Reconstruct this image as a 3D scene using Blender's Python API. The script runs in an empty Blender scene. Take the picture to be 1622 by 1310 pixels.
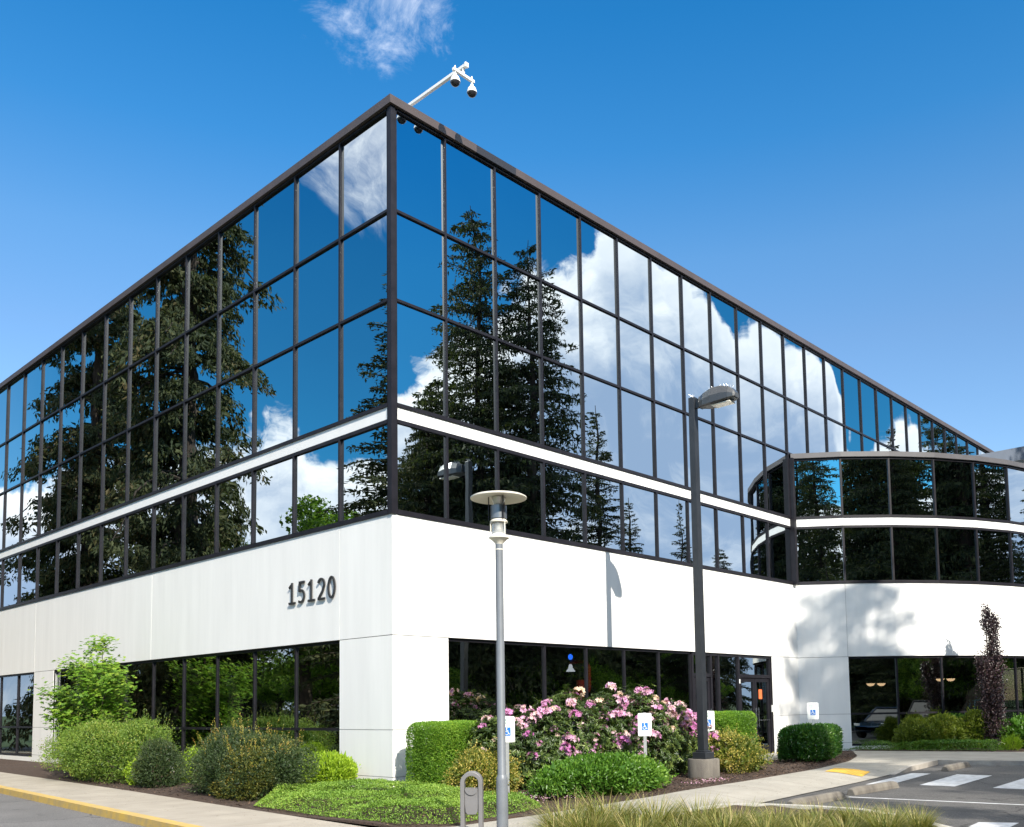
import bpy, math, random
import numpy as np
from mathutils import Vector, Matrix
PI = math.pi
sc = bpy.context.scene
col = sc.collection
# ------------------------------------------------------------------ camera
cam = bpy.data.cameras.new("camera"); camo = bpy.data.objects.new("camera", cam); col.objects.link(camo)
cam.sensor_fit = 'HORIZONTAL'; cam.sensor_width = 36; cam.lens = 1460.924 / 1622 * 36
cam.shift_x = (811 - 880.779) / 1622; cam.shift_y = (1002.85 - 655) / 1622
cam.clip_start = 0.1; cam.clip_end = 5000
Mr = ((0.67454359, 0.73671399, -0.04736499), (-0.73804318, 0.67151626, -0.06601644), (-0.01682887, 0.07948837, 0.99669373))
camo.matrix_world = Matrix(((Mr[0][0], Mr[0][2], -Mr[0][1], -11.4253), (Mr[1][0], Mr[1][2], -Mr[1][1], -14.8574),
                            (Mr[2][0], Mr[2][2], -Mr[2][1], 1.5862), (0, 0, 0, 1)))
sc.camera = camo
# ------------------------------------------------------------------ light
SUN = Vector((-0.298, -0.755, 0.584)).normalized()
SKY_STRENGTH = 0.085
SUN_STRENGTH = 4.6
EXPOSURE = 0.8
sc.view_settings.view_transform = 'Standard'; sc.view_settings.look = 'None'
sc.view_settings.exposure = EXPOSURE; sc.view_settings.gamma = 1
sc.view_settings.use_curve_mapping = False
lamp = bpy.data.lights.new("sun", 'SUN'); lamp.energy = SUN_STRENGTH; lamp.angle = math.radians(0.5); lamp.color = (1, 0.93, 0.82)
lo = bpy.data.objects.new("sun", lamp); col.objects.link(lo)
lo.rotation_euler = SUN.to_track_quat('Z', 'Y').to_euler()

def world():
    w = bpy.data.worlds.new("World"); sc.world = w; w.use_nodes = True
    nt = w.node_tree; N = nt.nodes; K = nt.links
    N.clear()
    def nd(t, **k):
        n = N.new(t)
        for a, b in k.items(): setattr(n, a, b)
        return n
    def mth(op, a, b=None, c=None, clamp=False):
        n = nd('ShaderNodeMath', operation=op); n.use_clamp = clamp
        for i, v in enumerate((a, b, c)):
            if v is None: continue
            if isinstance(v, (int, float)): n.inputs[i].default_value = v
            else: K.new(v, n.inputs[i])
        return n.outputs[0]
    def smooth(v, lo_, hi_):
        n = nd('ShaderNodeMapRange', interpolation_type='SMOOTHSTEP')
        K.new(v, n.inputs[0]); n.inputs[1].default_value = lo_; n.inputs[2].default_value = hi_
        return n.outputs[0]
    out = nd('ShaderNodeOutputWorld'); bg = nd('ShaderNodeBackground'); bg.inputs[1].default_value = SKY_STRENGTH
    K.new(bg.outputs[0], out.inputs[0])
    sky = nd('ShaderNodeTexSky', sky_type='NISHITA'); sky.sun_disc = False
    sky.sun_elevation = math.asin(SUN.z); sky.sun_rotation = math.atan2(SUN.x, SUN.y)
    sky.air_density = 1.0; sky.dust_density = 0.3; sky.ozone_density = 2.2
    hs = nd('ShaderNodeHueSaturation'); hs.inputs['Saturation'].default_value = 1.22; hs.inputs['Value'].default_value = 1.0
    K.new(sky.outputs[0], hs.inputs['Color'])
    tc = nd('ShaderNodeTexCoord'); V = tc.outputs['Generated']
    sp = nd('ShaderNodeSeparateXYZ'); K.new(V, sp.inputs[0])
    x, y, z = sp.outputs
    # deeper blue towards the zenith and across the sun's axis, as on a very clear day
    gr = nd('ShaderNodeValToRGB'); K.new(z, gr.inputs[0]); ge = gr.color_ramp.elements
    k = .81 / 2
    gp = [(.0, (2.0, 1.7, 1.6)), (.36, (2.0, 1.8, 1.7)), (.44, (1.7, 1.9, 1.85)), (.53, (.8, 1.76, 1.94)), (.62, (.42, 1.63, 1.93)), (1.0, (.3, 1.3, 1.7))]
    ge[0].position = 0; ge[0].color = (*(v * k for v in gp[0][1]), 1); ge[1].position = 1; ge[1].color = (*(v * k for v in gp[-1][1]), 1)
    for q, c in gp[1:-1]:
        e = ge.new(q); e.color = (*(v * k for v in c), 1)
    m1 = nd('ShaderNodeVectorMath', operation='MULTIPLY'); K.new(hs.outputs[0], m1.inputs[0]); K.new(gr.outputs[0], m1.inputs[1])
    m2 = nd('ShaderNodeVectorMath', operation='SCALE'); K.new(m1.outputs[0], m2.inputs[0]); m2.inputs['Scale'].default_value = 2.0
    side = mth('MULTIPLY_ADD', x, .7, mth('MULTIPLY', y, .7))
    pol = nd('ShaderNodeMix', data_type='RGBA'); K.new(smooth(side, .36, .62), pol.inputs[0]); pol.inputs[6].default_value = (.20, .78, .92, 1); pol.inputs[7].default_value = (1, 1, 1, 1)
    m3 = nd('ShaderNodeVectorMath', operation='MULTIPLY'); K.new(m2.outputs[0], m3.inputs[0]); K.new(pol.outputs[2], m3.inputs[1])
    az = mth('ARCTAN2', y, x)                       # -pi..pi
    azn = mth('MULTIPLY_ADD', az, 1 / (2 * PI), 0.5, clamp=True)
    # height of the cumulus bank round the horizon (sine of its elevation)
    ramp = nd('ShaderNodeValToRGB'); K.new(azn, ramp.inputs[0])
    cr = ramp.color_ramp; cr.interpolation = 'EASE'
    def p(deg): return deg / 360 + 0.5
    pts = [(-180, .22), (-90, .20), (-57, .22), (-51, .36), (-46.5, .40), (-43.5, .455), (-40, .445), (-37, .50), (-33.5, .455), (-31, .375), (-28.5, .38), (-25.5, .335), (-23.5, .20), (-21.5, .275), (-19.5, .235), (-12, .20), (0, .12), (8, .0), (80, .0), (112, .25), (121, .29), (130, .24), (180, .22)]
    while len(cr.elements) > 1: cr.elements.remove(cr.elements[-1])
    cr.elements[0].position = p(pts[0][0]); cr.elements[0].color = (pts[0][1],) * 3 + (1,)
    for d, v in pts[1:]:
        e = cr.elements.new(min(1, p(d))); e.color = (v, v, v, 1)
    mp = nd('ShaderNodeMapping'); mp.inputs['Scale'].default_value = (1, 1, 1.25); K.new(V, mp.inputs[0])
    def noise(scale, detail, rough, vec=mp.outputs[0], dist=0.0):
        n = nd('ShaderNodeTexNoise'); K.new(vec, n.inputs['Vector'])
        n.inputs['Scale'].default_value = scale; n.inputs['Detail'].default_value = detail
        n.inputs['Roughness'].default_value = rough; n.inputs['Distortion'].default_value = dist
        return n.outputs[0]
    n1 = noise(8.5, 12, .60); n2 = noise(3.2, 8, .55); n3 = noise(16, 8, .6)
    edge = mth('SUBTRACT', ramp.outputs[0], z)                       # >0 inside the bank
    edge2 = mth('ADD', edge, mth('MULTIPLY', mth('SUBTRACT', n1, .5), .21))
    bank = mth('MULTIPLY', smooth(edge2, -.002, .018), smooth(ramp.outputs[0], .02, .1))
    # a few blue holes through the bank
    hole = smooth(mth('ADD', n2, mth('MULTIPLY', n3, .25)), .44, .56)
    bank = mth('MULTIPLY', bank, mth('MAXIMUM', hole, smooth(edge2, .16, .10)))
    def wisp(d, r0, r1, nscale, lo_, hi_, amt):
        dp = nd('ShaderNodeVectorMath', operation='DOT_PRODUCT'); K.new(V, dp.inputs[0])
        dp.inputs[1].default_value = Vector(d).normalized()
        m = smooth(dp.outputs['Value'], math.cos(math.radians(r1)), math.cos(math.radians(r0)))
        nn = noise(nscale, 12, .66, dist=.6)
        return mth('MULTIPLY', smooth(mth('ADD', nn, mth('MULTIPLY', mth('SUBTRACT', m, 1), .5)), lo_, hi_), amt)
    w1 = wisp((.46, .63, .645), 1.5, 8, 13, .41, .82, .65)
    w1b = wisp((.505, .60, .635), .5, 4, 15, .42, .85, .45)
    w2 = wisp((-.495, .655, .535), 2.5, 9, 6, .30, .62, .8)
    fill_cloud = mth('MAXIMUM', smooth(z, .64, .80), mth('MULTIPLY', smooth(mth('MULTIPLY', y, -1), .0, .3), smooth(z, .55, .68)))  # unseen overhead cloud, added to give the scene neutral fill light
    fill_cloud = mth('MULTIPLY', fill_cloud, smooth(n2, .30, .55))
    w2 = mth('MAXIMUM', w2, fill_cloud)
    cover = mth('MAXIMUM', bank, mth('MAXIMUM', mth('MAXIMUM', w1, w1b), w2))
    # cloud colour: bright heads, blue grey bodies
    lit = mth('ADD', mth('MULTIPLY', smooth(edge2, .12, .01), .72), mth('MULTIPLY', smooth(noise(5.5, 9, .62, dist=.8), .46, .68), .5))
    cc = nd('ShaderNodeMix', data_type='RGBA'); K.new(mth('MULTIPLY', lit, 1.0, clamp=True), cc.inputs[0])
    cc.inputs[6].default_value = (4.2, 5.6, 7.8, 1); cc.inputs[7].default_value = (15.2, 14.8, 14.2, 1)
    mx = nd('ShaderNodeMix', data_type='RGBA'); K.new(cover, mx.inputs[0]); K.new(m3.outputs[0], mx.inputs[6]); K.new(cc.outputs[2], mx.inputs[7])
    K.new(mx.outputs[2], bg.inputs[0])
world()

# ------------------------------------------------------------------ helpers
def link(o, parent=None):
    col.objects.link(o)
    if parent is not None: o.parent = parent
    return o
def tag(o, label=None, cat=None, group=None, kind=None):
    if label: o['label'] = label
    if cat: o['category'] = cat
    if group: o['group'] = group
    if kind: o['kind'] = kind
    return o
def thing(name, label, cat, loc=(0, 0, 0), rz=0, group=None):
    o = bpy.data.objects.new(name, None); o.empty_display_size = .2; link(o)
    o.location = loc; o.rotation_euler = (0, 0, rz)
    return tag(o, label, cat, group)
def kids(o): return [c for c in bpy.data.objects if c.parent == o]
def copy_tree(o, parent=None):
    c = o.copy(); col.objects.link(c); c.parent = parent
    for ch in kids(o): copy_tree(ch, c)
    return c

class MB:
    def __init__(s): s.v = []; s.f = []; s.m = []; s.cur = 0; s.T = None
    def add(s, vs, fs):
        b = len(s.v)
        if s.T is not None: vs = [s.T @ Vector(q) for q in vs]
        s.v += [tuple(q) for q in vs]; s.f += [tuple(b + i for i in f) for f in fs]; s.m += [s.cur] * len(fs)
        return s
    def box(s, x0, x1, y0, y1, z0, z1):
        return s.add([(x0, y0, z0), (x1, y0, z0), (x1, y1, z0), (x0, y1, z0), (x0, y0, z1), (x1, y0, z1), (x1, y1, z1), (x0, y1, z1)],
                     [(3, 2, 1, 0), (4, 5, 6, 7), (0, 1, 5, 4), (1, 2, 6, 5), (2, 3, 7, 6), (3, 0, 4, 7)])
    def prism(s, poly, z0, z1):
        n = len(poly)
        return s.add([(p[0], p[1], z0) for p in poly] + [(p[0], p[1], z1) for p in poly],
                     [tuple(range(n - 1, -1, -1)), tuple(range(n, 2 * n))] + [(i, (i + 1) % n, n + (i + 1) % n, n + i) for i in range(n)])
    def tube(s, pts, rad, n=10, cap=True):
        pts = [Vector(p) for p in pts]
        if not hasattr(rad, '__len__'): rad = [rad] * len(pts)
        vs = []; ref = None
        for i, p in enumerate(pts):
            t = (pts[min(i + 1, len(pts) - 1)] - pts[max(i - 1, 0)]).normalized()
            if ref is None:
                ref = Vector((1, 0, 0)) if abs(t.x) < .9 else Vector((0, 1, 0))
            a = (ref - t * ref.dot(t)).normalized(); ref = a; b = t.cross(a)
            for k in range(n):
                an = 2 * PI * k / n; vs.append(p + (a * math.cos(an) + b * math.sin(an)) * rad[i])
        fs = []
        for i in range(len(pts) - 1):
            for k in range(n):
                fs.append((i * n + k, i * n + (k + 1) % n, (i + 1) * n + (k + 1) % n, (i + 1) * n + k))
        if cap: fs += [tuple(range(n - 1, -1, -1)), tuple(range((len(pts) - 1) * n, len(pts) * n))]
        return s.add(vs, fs)
    def lathe(s, prof, c=(0, 0, 0), n=28):
        vs = []; fs = []
        for r, z in prof:
            for k in range(n):
                a = 2 * PI * k / n; vs.append((c[0] + r * math.cos(a), c[1] + r * math.sin(a), c[2] + z))
        m = len(prof)
        for i in range(m - 1):
            for k in range(n): fs.append((i * n + k, i * n + (k + 1) % n, (i + 1) * n + (k + 1) % n, (i + 1) * n + k))
        fs += [tuple(range(n - 1, -1, -1)), tuple(range((m - 1) * n, m * n))]
        return s.add(vs, fs)
    def obj(s, name, mats, parent=None, smooth=False, bevel=0, loc=None):
        me = bpy.data.meshes.new(name); me.from_pydata(s.v, [], s.f)
        if not isinstance(mats, (list, tuple)): mats = [mats]
        for m in mats: me.materials.append(m)
        me.polygons.foreach_set('material_index', s.m)
        if smooth: me.polygons.foreach_set('use_smooth', [True] * len(s.f))
        me.update()
        o = bpy.data.objects.new(name, me); link(o, parent)
        if smooth:
            md = o.modifiers.new('es', 'EDGE_SPLIT'); md.split_angle = math.radians(38)
        if bevel:
            md = o.modifiers.new('bev', 'BEVEL'); md.width = bevel; md.segments = 2; md.limit_method = 'ANGLE'
        if loc: o.location = loc
        return o

def np_mesh(name, V, F, mat, parent=None, rnd=None, smooth=False):
    """V (n,3) float, F (m,k) int: quads or triangles; rnd: one value per vertex"""
    me = bpy.data.meshes.new(name)
    k = F.shape[1]
    me.vertices.add(len(V)); me.vertices.foreach_set('co', np.ascontiguousarray(V, dtype=np.float32).ravel())
    me.loops.add(F.size); me.loops.foreach_set('vertex_index', np.ascontiguousarray(F, dtype=np.int32).ravel())
    me.polygons.add(len(F)); me.polygons.foreach_set('loop_start', np.arange(0, F.size, k, dtype=np.int32))
    me.polygons.foreach_set('loop_total', np.full(len(F), k, dtype=np.int32))
    if smooth: me.polygons.foreach_set('use_smooth', np.ones(len(F), dtype=bool))
    me.update(calc_edges=True)
    if rnd is not None:
        a = me.attributes.new('tint', 'FLOAT', 'POINT'); a.data.foreach_set('value', np.ascontiguousarray(rnd, dtype=np.float32))
    me.materials.append(mat)
    o = bpy.data.objects.new(name, me)
    return link(o, parent) if parent is not False else o

def unit(a): return a / np.maximum(np.linalg.norm(a, axis=1, keepdims=True), 1e-9)
def leaves(rs, P, D, N, L, W, fold=.25, curl=.0):
    """folded leaf blades: base, left, tip, right"""
    D = unit(D); S = unit(np.cross(D, N)); N2 = np.cross(S, D)
    n = len(P); L = np.broadcast_to(np.asarray(L, float), (n,))[:, None]; W = np.broadcast_to(np.asarray(W, float), (n,))[:, None]
    mid = P + D * L * .45 + N2 * W * fold
    tip = P + D * L - N2 * L * curl
    V = np.stack([P, mid + S * W * .5, tip, mid - S * W * .5], 1).reshape(-1, 3)
    i = np.arange(n) * 4
    F = np.concatenate([np.stack([i, i + 2, i + 1], 1), np.stack([i, i + 3, i + 2], 1)])
    return V, F
def vnoise(P, scale, seed=0):
    r = np.random.RandomState(seed); out = np.zeros(len(P))
    for k in range(5):
        d = r.normal(size=3); d /= np.linalg.norm(d); out += np.sin((P @ d) * scale * (1 + .6 * k) + r.rand() * 6.28) / (1 + .5 * k)
    return out / 2.2

# ------------------------------------------------------------------ materials
def mat(name, c, rough=.6, metal=0.0, var=.0, vscale=3.0, bump=0.0, bscale=40.0, c2=None, spec=.5, streak=0.0, coat=0.0, detail=8):
    m = bpy.data.materials.new(name); m.use_nodes = True; nt = m.node_tree; N = nt.nodes; K = nt.links
    b = N['Principled BSDF']; b.inputs['Roughness'].default_value = rough; b.inputs['Metallic'].default_value = metal
    b.inputs['Specular IOR Level'].default_value = spec; b.inputs['Coat Weight'].default_value = coat
    b.inputs['Base Color'].default_value = (*c, 1)
    tc = N.new('ShaderNodeTexCoord'); vec = tc.outputs['Object']
    if streak:
        mp = N.new('ShaderNodeMapping'); mp.inputs['Scale'].default_value = (1, 1, streak); K.new(vec, mp.inputs[0]); vec0 = mp.outputs[0]
    else: vec0 = vec
    if var or c2:
        n = N.new('ShaderNodeTexNoise'); n.inputs['Scale'].default_value = vscale; n.inputs['Detail'].default_value = detail; n.inputs['Roughness'].default_value = .6
        K.new(vec0, n.inputs['Vector'])
        r = N.new('ShaderNodeValToRGB'); K.new(n.outputs[0], r.inputs[0])
        ca = c2 if c2 else tuple(v * (1 - var) for v in c); cb = c if c2 else tuple(min(1, v * (1 + var)) for v in c)
        r.color_ramp.elements[0].position = .32; r.color_ramp.elements[0].color = (*ca, 1)
        r.color_ramp.elements[1].position = .68; r.color_ramp.elements[1].color = (*cb, 1)
        K.new(r.outputs[0], b.inputs['Base Color'])
    if bump:
        n = N.new('ShaderNodeTexNoise'); n.inputs['Scale'].default_value = bscale; n.inputs['Detail'].default_value = 6
        K.new(vec, n.inputs['Vector'])
        bp = N.new('ShaderNodeBump'); bp.inputs['Strength'].default_value = bump; bp.inputs['Distance'].default_value = .02
        K.new(n.outputs[0], bp.inputs['Height']); K.new(bp.outputs[0], b.inputs['Normal'])
    return m
def leafmat(name, stops, rough=.5, trans=.3, spec=.4):
    m = bpy.data.materials.new(name); m.use_nodes = True; nt = m.node_tree; N = nt.nodes; K = nt.links
    b = N['Principled BSDF']; out = N['Material Output']
    at = N.new('ShaderNodeAttribute'); at.attribute_name = 'tint'
    r = N.new('ShaderNodeValToRGB'); K.new(at.outputs['Fac'], r.inputs[0])
    cr = r.color_ramp
    cr.elements[0].position = stops[0][0]; cr.elements[0].color = (*stops[0][1], 1)
    cr.elements[1].position = stops[-1][0]; cr.elements[1].color = (*stops[-1][1], 1)
    for p, c in stops[1:-1]:
        e = cr.elements.new(p); e.color = (*c, 1)
    K.new(r.outputs[0], b.inputs['Base Color']); b.inputs['Roughness'].default_value = rough; b.inputs['Specular IOR Level'].default_value = spec
    if trans:
        t = N.new('ShaderNodeBsdfTranslucent')
        g = N.new('ShaderNodeMix'); g.data_type = 'RGBA'; g.blend_type = 'MULTIPLY'; g.inputs[0].default_value = 1
        K.new(r.outputs[0], g.inputs[6]); g.inputs[7].default_value = (1.15, 1.25, .6, 1); K.new(g.outputs[2], t.inputs[0])
        mx = N.new('ShaderNodeMixShader'); mx.inputs[0].default_value = trans
        K.new(b.outputs[0], mx.inputs[1]); K.new(t.outputs[0], mx.inputs[2]); K.new(mx.outputs[0], out.inputs[0])
    return m
def glass_mirror(name, tint, see=0.0):
    """coated reflective glazing; 'see' lets part of the view through the lower storey"""
    m = bpy.data.materials.new(name); m.use_nodes = True; nt = m.node_tree; N = nt.nodes; K = nt.links
    out = N['Material Output']; b = N['Principled BSDF']
    b.inputs['Metallic'].default_value = 1; b.inputs['Roughness'].default_value = 0.0
    b.inputs['Base Color'].default_value = (*tint, 1)
    tc = N.new('ShaderNodeTexCoord')
    n = N.new('ShaderNodeTexNoise'); n.inputs['Scale'].default_value = .55; n.inputs['Detail'].default_value = 1.5; K.new(tc.outputs['Object'], n.inputs['Vector'])
    bp = N.new('ShaderNodeBump'); bp.inputs['Strength'].default_value = 1; bp.inputs['Distance'].default_value = .006
    K.new(n.outputs[0], bp.inputs['Height']); K.new(bp.outputs[0], b.inputs['Normal'])
    if see:
        t = N.new('ShaderNodeBsdfTransparent'); t.inputs[0].default_value = (.58, .61, .62, 1)
        mx = N.new('ShaderNodeMixShader'); mx.inputs[0].default_value = see
        K.new(b.outputs[0], mx.inputs[1]); K.new(t.outputs[0], mx.inputs[2]); K.new(mx.outputs[0], out.inputs[0])
    return m
def emit(name, c, s):
    m = bpy.data.materials.new(name); m.use_nodes = True; b = m.node_tree.nodes['Principled BSDF']
    b.inputs['Base Color'].default_value = (*c, 1); b.inputs['Emission Color'].default_value = (*c, 1); b.inputs['Emission Strength'].default_value = s
    return m
def clear(name, c=(1, 1, 1), rough=.05):
    m = bpy.data.materials.new(name); m.use_nodes = True; b = m.node_tree.nodes['Principled BSDF']
    b.inputs['Base Color'].default_value = (*c, 1); b.inputs['Transmission Weight'].default_value = .9; b.inputs['Roughness'].default_value = rough
    return m
def scored(name, c, step, ang=0, off=(0, 0)):
    """concrete slabs with tooled joints across it"""
    m = mat(name, c, .85, var=.13, vscale=1.4, bump=.25, bscale=120)
    nt = m.node_tree; N = nt.nodes; K = nt.links; b = N['Principled BSDF']
    tc = N.new('ShaderNodeTexCoord'); mp = N.new('ShaderNodeMapping'); mp.inputs['Rotation'].default_value = (0, 0, ang); mp.inputs['Location'].default_value = (off[0], off[1], 0)
    K.new(tc.outputs['Object'], mp.inputs[0]); sp = N.new('ShaderNodeSeparateXYZ'); K.new(mp.outputs[0], sp.inputs[0])
    a = N.new('ShaderNodeMath'); a.operation = 'PINGPONG'; K.new(sp.outputs[0], a.inputs[0]); a.inputs[1].default_value = step / 2
    c1 = N.new('ShaderNodeMath'); c1.operation = 'LESS_THAN'; K.new(a.outputs[0], c1.inputs[0]); c1.inputs[1].default_value = .006
    src = b.inputs['Base Color'].links[0].from_socket
    # fine speckle
    n = N.new('ShaderNodeTexNoise'); n.inputs['Scale'].default_value = 90; K.new(tc.outputs['Object'], n.inputs['Vector'])
    mr = N.new('ShaderNodeMapRange'); K.new(n.outputs[0], mr.inputs[0]); mr.inputs[3].default_value = .82; mr.inputs[4].default_value = 1.15
    sc_ = N.new('ShaderNodeVectorMath'); sc_.operation = 'SCALE'; K.new(src, sc_.inputs[0]); K.new(mr.outputs[0], sc_.inputs['Scale'])
    mx = N.new('ShaderNodeMix'); mx.data_type = 'RGBA'; K.new(c1.outputs[0], mx.inputs[0]); K.new(sc_.outputs[0], mx.inputs[6]); mx.inputs[7].default_value = (*(v * .35 for v in c), 1)
    K.new(mx.outputs[2], b.inputs['Base Color'])
    return m
def asphalt(name, a, b_, cracks=True):
    m = mat(name, a, .9, c2=b_, vscale=.7, bump=.5, bscale=160)
    nt = m.node_tree; N = nt.nodes; K = nt.links; b = N['Principled BSDF']; src = b.inputs['Base Color'].links[0].from_socket
    tc = N.new('ShaderNodeTexCoord'); n = N.new('ShaderNodeTexNoise'); n.inputs['Scale'].default_value = 55; n.inputs['Detail'].default_value = 3; K.new(tc.outputs['Object'], n.inputs['Vector'])
    mr = N.new('ShaderNodeMapRange'); K.new(n.outputs[0], mr.inputs[0]); mr.inputs[1].default_value = .3; mr.inputs[2].default_value = .7; mr.inputs[3].default_value = .55; mr.inputs[4].default_value = 1.5
    s_ = N.new('ShaderNodeVectorMath'); s_.operation = 'SCALE'; K.new(src, s_.inputs[0]); K.new(mr.outputs[0], s_.inputs['Scale'])
    last = s_.outputs[0]
    # tarred hairline cracks and oil drips
    nz = N.new('ShaderNodeTexNoise'); nz.inputs['Scale'].default_value = 1.3; nz.inputs['Detail'].default_value = 6; K.new(tc.outputs['Object'], nz.inputs['Vector'])
    ad = N.new('ShaderNodeVectorMath'); ad.operation = 'MULTIPLY_ADD'; K.new(nz.outputs['Color'], ad.inputs[0]); ad.inputs[1].default_value = (.9, .9, .0); K.new(tc.outputs['Object'], ad.inputs[2])
    vo = N.new('ShaderNodeTexVoronoi'); vo.feature = 'DISTANCE_TO_EDGE'; vo.inputs['Scale'].default_value = .27; K.new(ad.outputs[0], vo.inputs['Vector'])
    ct = N.new('ShaderNodeMapRange'); K.new(vo.outputs['Distance'], ct.inputs[0]); ct.inputs[1].default_value = .0015; ct.inputs[2].default_value = .006; ct.inputs[3].default_value = .35; ct.inputs[4].default_value = 1
    n2 = N.new('ShaderNodeTexNoise'); n2.inputs['Scale'].default_value = 2.6; n2.inputs['Detail'].default_value = 2; K.new(tc.outputs['Object'], n2.inputs['Vector'])
    o2 = N.new('ShaderNodeMapRange'); K.new(n2.outputs[0], o2.inputs[0]); o2.inputs[1].default_value = .66; o2.inputs[2].default_value = .74; o2.inputs[3].default_value = 1; o2.inputs[4].default_value = .55
    mm = N.new('ShaderNodeMath'); mm.operation = 'MULTIPLY'; K.new(ct.outputs[0], mm.inputs[0]); K.new(o2.outputs[0], mm.inputs[1])
    s2 = N.new('ShaderNodeVectorMath'); s2.operation = 'SCALE'; K.new(last, s2.inputs[0]); K.new(mm.outputs[0], s2.inputs['Scale'])
    K.new(s2.outputs[0], b.inputs['Base Color']); return m

WHITE = mat('white_wall', (.78, .775, .755), .7, var=.045, vscale=2.6, streak=.10, bump=.06, bscale=60)
WSTRIP = mat('white_strip', (.80, .80, .79), .5, var=.03, vscale=2, streak=.2)
BRONZE = mat('bronze_frame', (.013, .012, .016), .42, metal=.0, var=.3, vscale=3, spec=.3)
CAPM = mat('cap_metal', (.072, .056, .054), .5, var=.15, vscale=1.5)
DARKCAP = mat('dark_cap', (.02, .02, .025), .45)
GLASS = glass_mirror('reflective_glass', (.46, .52, .56))
GLASSL = glass_mirror('lower_glass', (.66, .72, .72), .42)
DARK = mat('dark_interior', (.03, .028, .026), .9)
GALV = mat('galvanized', (.42, .44, .45), .4, metal=.5, var=.1, vscale=20)
POLE = mat('grey_paint', (.155, .17, .19), .42, var=.10, vscale=4, coat=.2)
BIN = mat('bin_paint', (.15, .147, .15), .45, var=.08, vscale=6)
BLACKP = mat('black_paint', (.022, .025, .030), .38, var=.2, vscale=5)
CREAM = mat('cream_enamel', (.70, .67, .58), .35, var=.05)
CONC = mat('concrete', (.36, .33, .29), .9, var=.22, vscale=3.5, bump=.4, bscale=60)
CONCB = mat('stained_concrete', (.185, .168, .14), .9, c2=(.09, .08, .07), vscale=4, streak=.3, bump=.4, bscale=50)
PATHM = scored('path_concrete', (.31, .29, .25), 1.5, 0, (.3, 0))
WALKM = scored('sidewalk_concrete', (.33, .295, .245), 1.52, PI / 2 + .07)
ASPH = asphalt('parking_asphalt', (.095, .092, .088), (.060, .058, .058))
ROADM = asphalt('road_asphalt', (.15, .145, .145), (.11, .108, .108))
MARK = mat('road_paint', (.62, .64, .66), .7, c2=(.38, .38, .38), vscale=7, bump=.3, bscale=90)
YKERB = mat('yellow_kerb', (.55, .36, .07), .7, c2=(.36, .27, .13), vscale=5, bump=.3, bscale=60)
YPAD = mat('yellow_pad', (.60, .36, .04), .7, var=.15, vscale=5)
MULCH = mat('mulch', (.075, .045, .030), .95, c2=(.028, .018, .013), vscale=22, bump=1.0, bscale=50)
TURF = mat('turf', (.05, .085, .022), .95, c2=(.03, .055, .015), vscale=2, bump=.6, bscale=30)
BARK = mat('bark', (.075, .055, .040), .95, c2=(.03, .022, .017), vscale=7, streak=.2, bump=.8, bscale=20)
STEM = mat('stem', (.07, .05, .035), .9)
SIGNW = mat('sign_white', (.74, .76, .74), .4, var=.04, vscale=10)
BLUE = mat('sign_blue', (.012, .14, .50), .4)
GREENL = mat('sign_green', (.10, .30, .22), .5)
BLACKN = mat('number_black', (.03, .03, .032), .45)
RED = mat('red_paint', (.42, .03, .02), .35)
CHROME = mat('steel', (.5, .5, .5), .25, metal=1)

# levels in metres
ZG, ZJ, ZW, ZS0, ZS1, ZB, ZA, ZT, ZC = 1.18, 3.084, 5.547, 7.527, 7.793, 10.06, 11.99, 14.24, 14.42
PL, PR = 1.8256, 1.524
CEN = Vector((27.4, 6.7)); RW = 12.45; A0 = math.radians(-147.45); DA = math.radians(7.6); NW = 15
WP = [Vector((CEN.x + RW * math.cos(A0 + DA * k), CEN.y + RW * math.sin(A0 + DA * k))) for k in range(NW + 1)]

class Seg:
    """a vertical wall plane from P0 to P1, seen from outside with P0 on the left or right; n points out"""
    def __init__(s, P0, P1, n):
        s.o = Vector((P0[0], P0[1], 0)); d = Vector((P1[0] - P0[0], P1[1] - P0[1], 0)); s.L = d.length; s.u = d.normalized(); s.n = Vector((n[0], n[1], 0)).normalized()
    def p(s, u, w, z): return s.o + s.u * u + s.n * w + Vector((0, 0, z))
    def box(s, mb, u0, u1, w0, w1, z0, z1):
        P = [s.p(u0, w0, z0), s.p(u1, w0, z0), s.p(u1, w1, z0), s.p(u0, w1, z0), s.p(u0, w0, z1), s.p(u1, w0, z1), s.p(u1, w1, z1), s.p(u0, w1, z1)]
        F = [(3, 2, 1, 0), (4, 5, 6, 7), (0, 1, 5, 4), (1, 2, 6, 5), (2, 3, 7, 6), (3, 0, 4, 7)]
        if s.u.cross(s.n).z < 0: F = [f[::-1] for f in F]
        mb.add(P, F)
LS = Seg((0, 0), (0, 40), (-1, 0)); RS_ = Seg((0, 0), (40, 0), (0, -1))
WS = []
for k in range(NW):
    m_ = (WP[k] + WP[k + 1]) / 2 - CEN
    WS.append(Seg(WP[k], WP[k + 1], m_))

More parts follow.
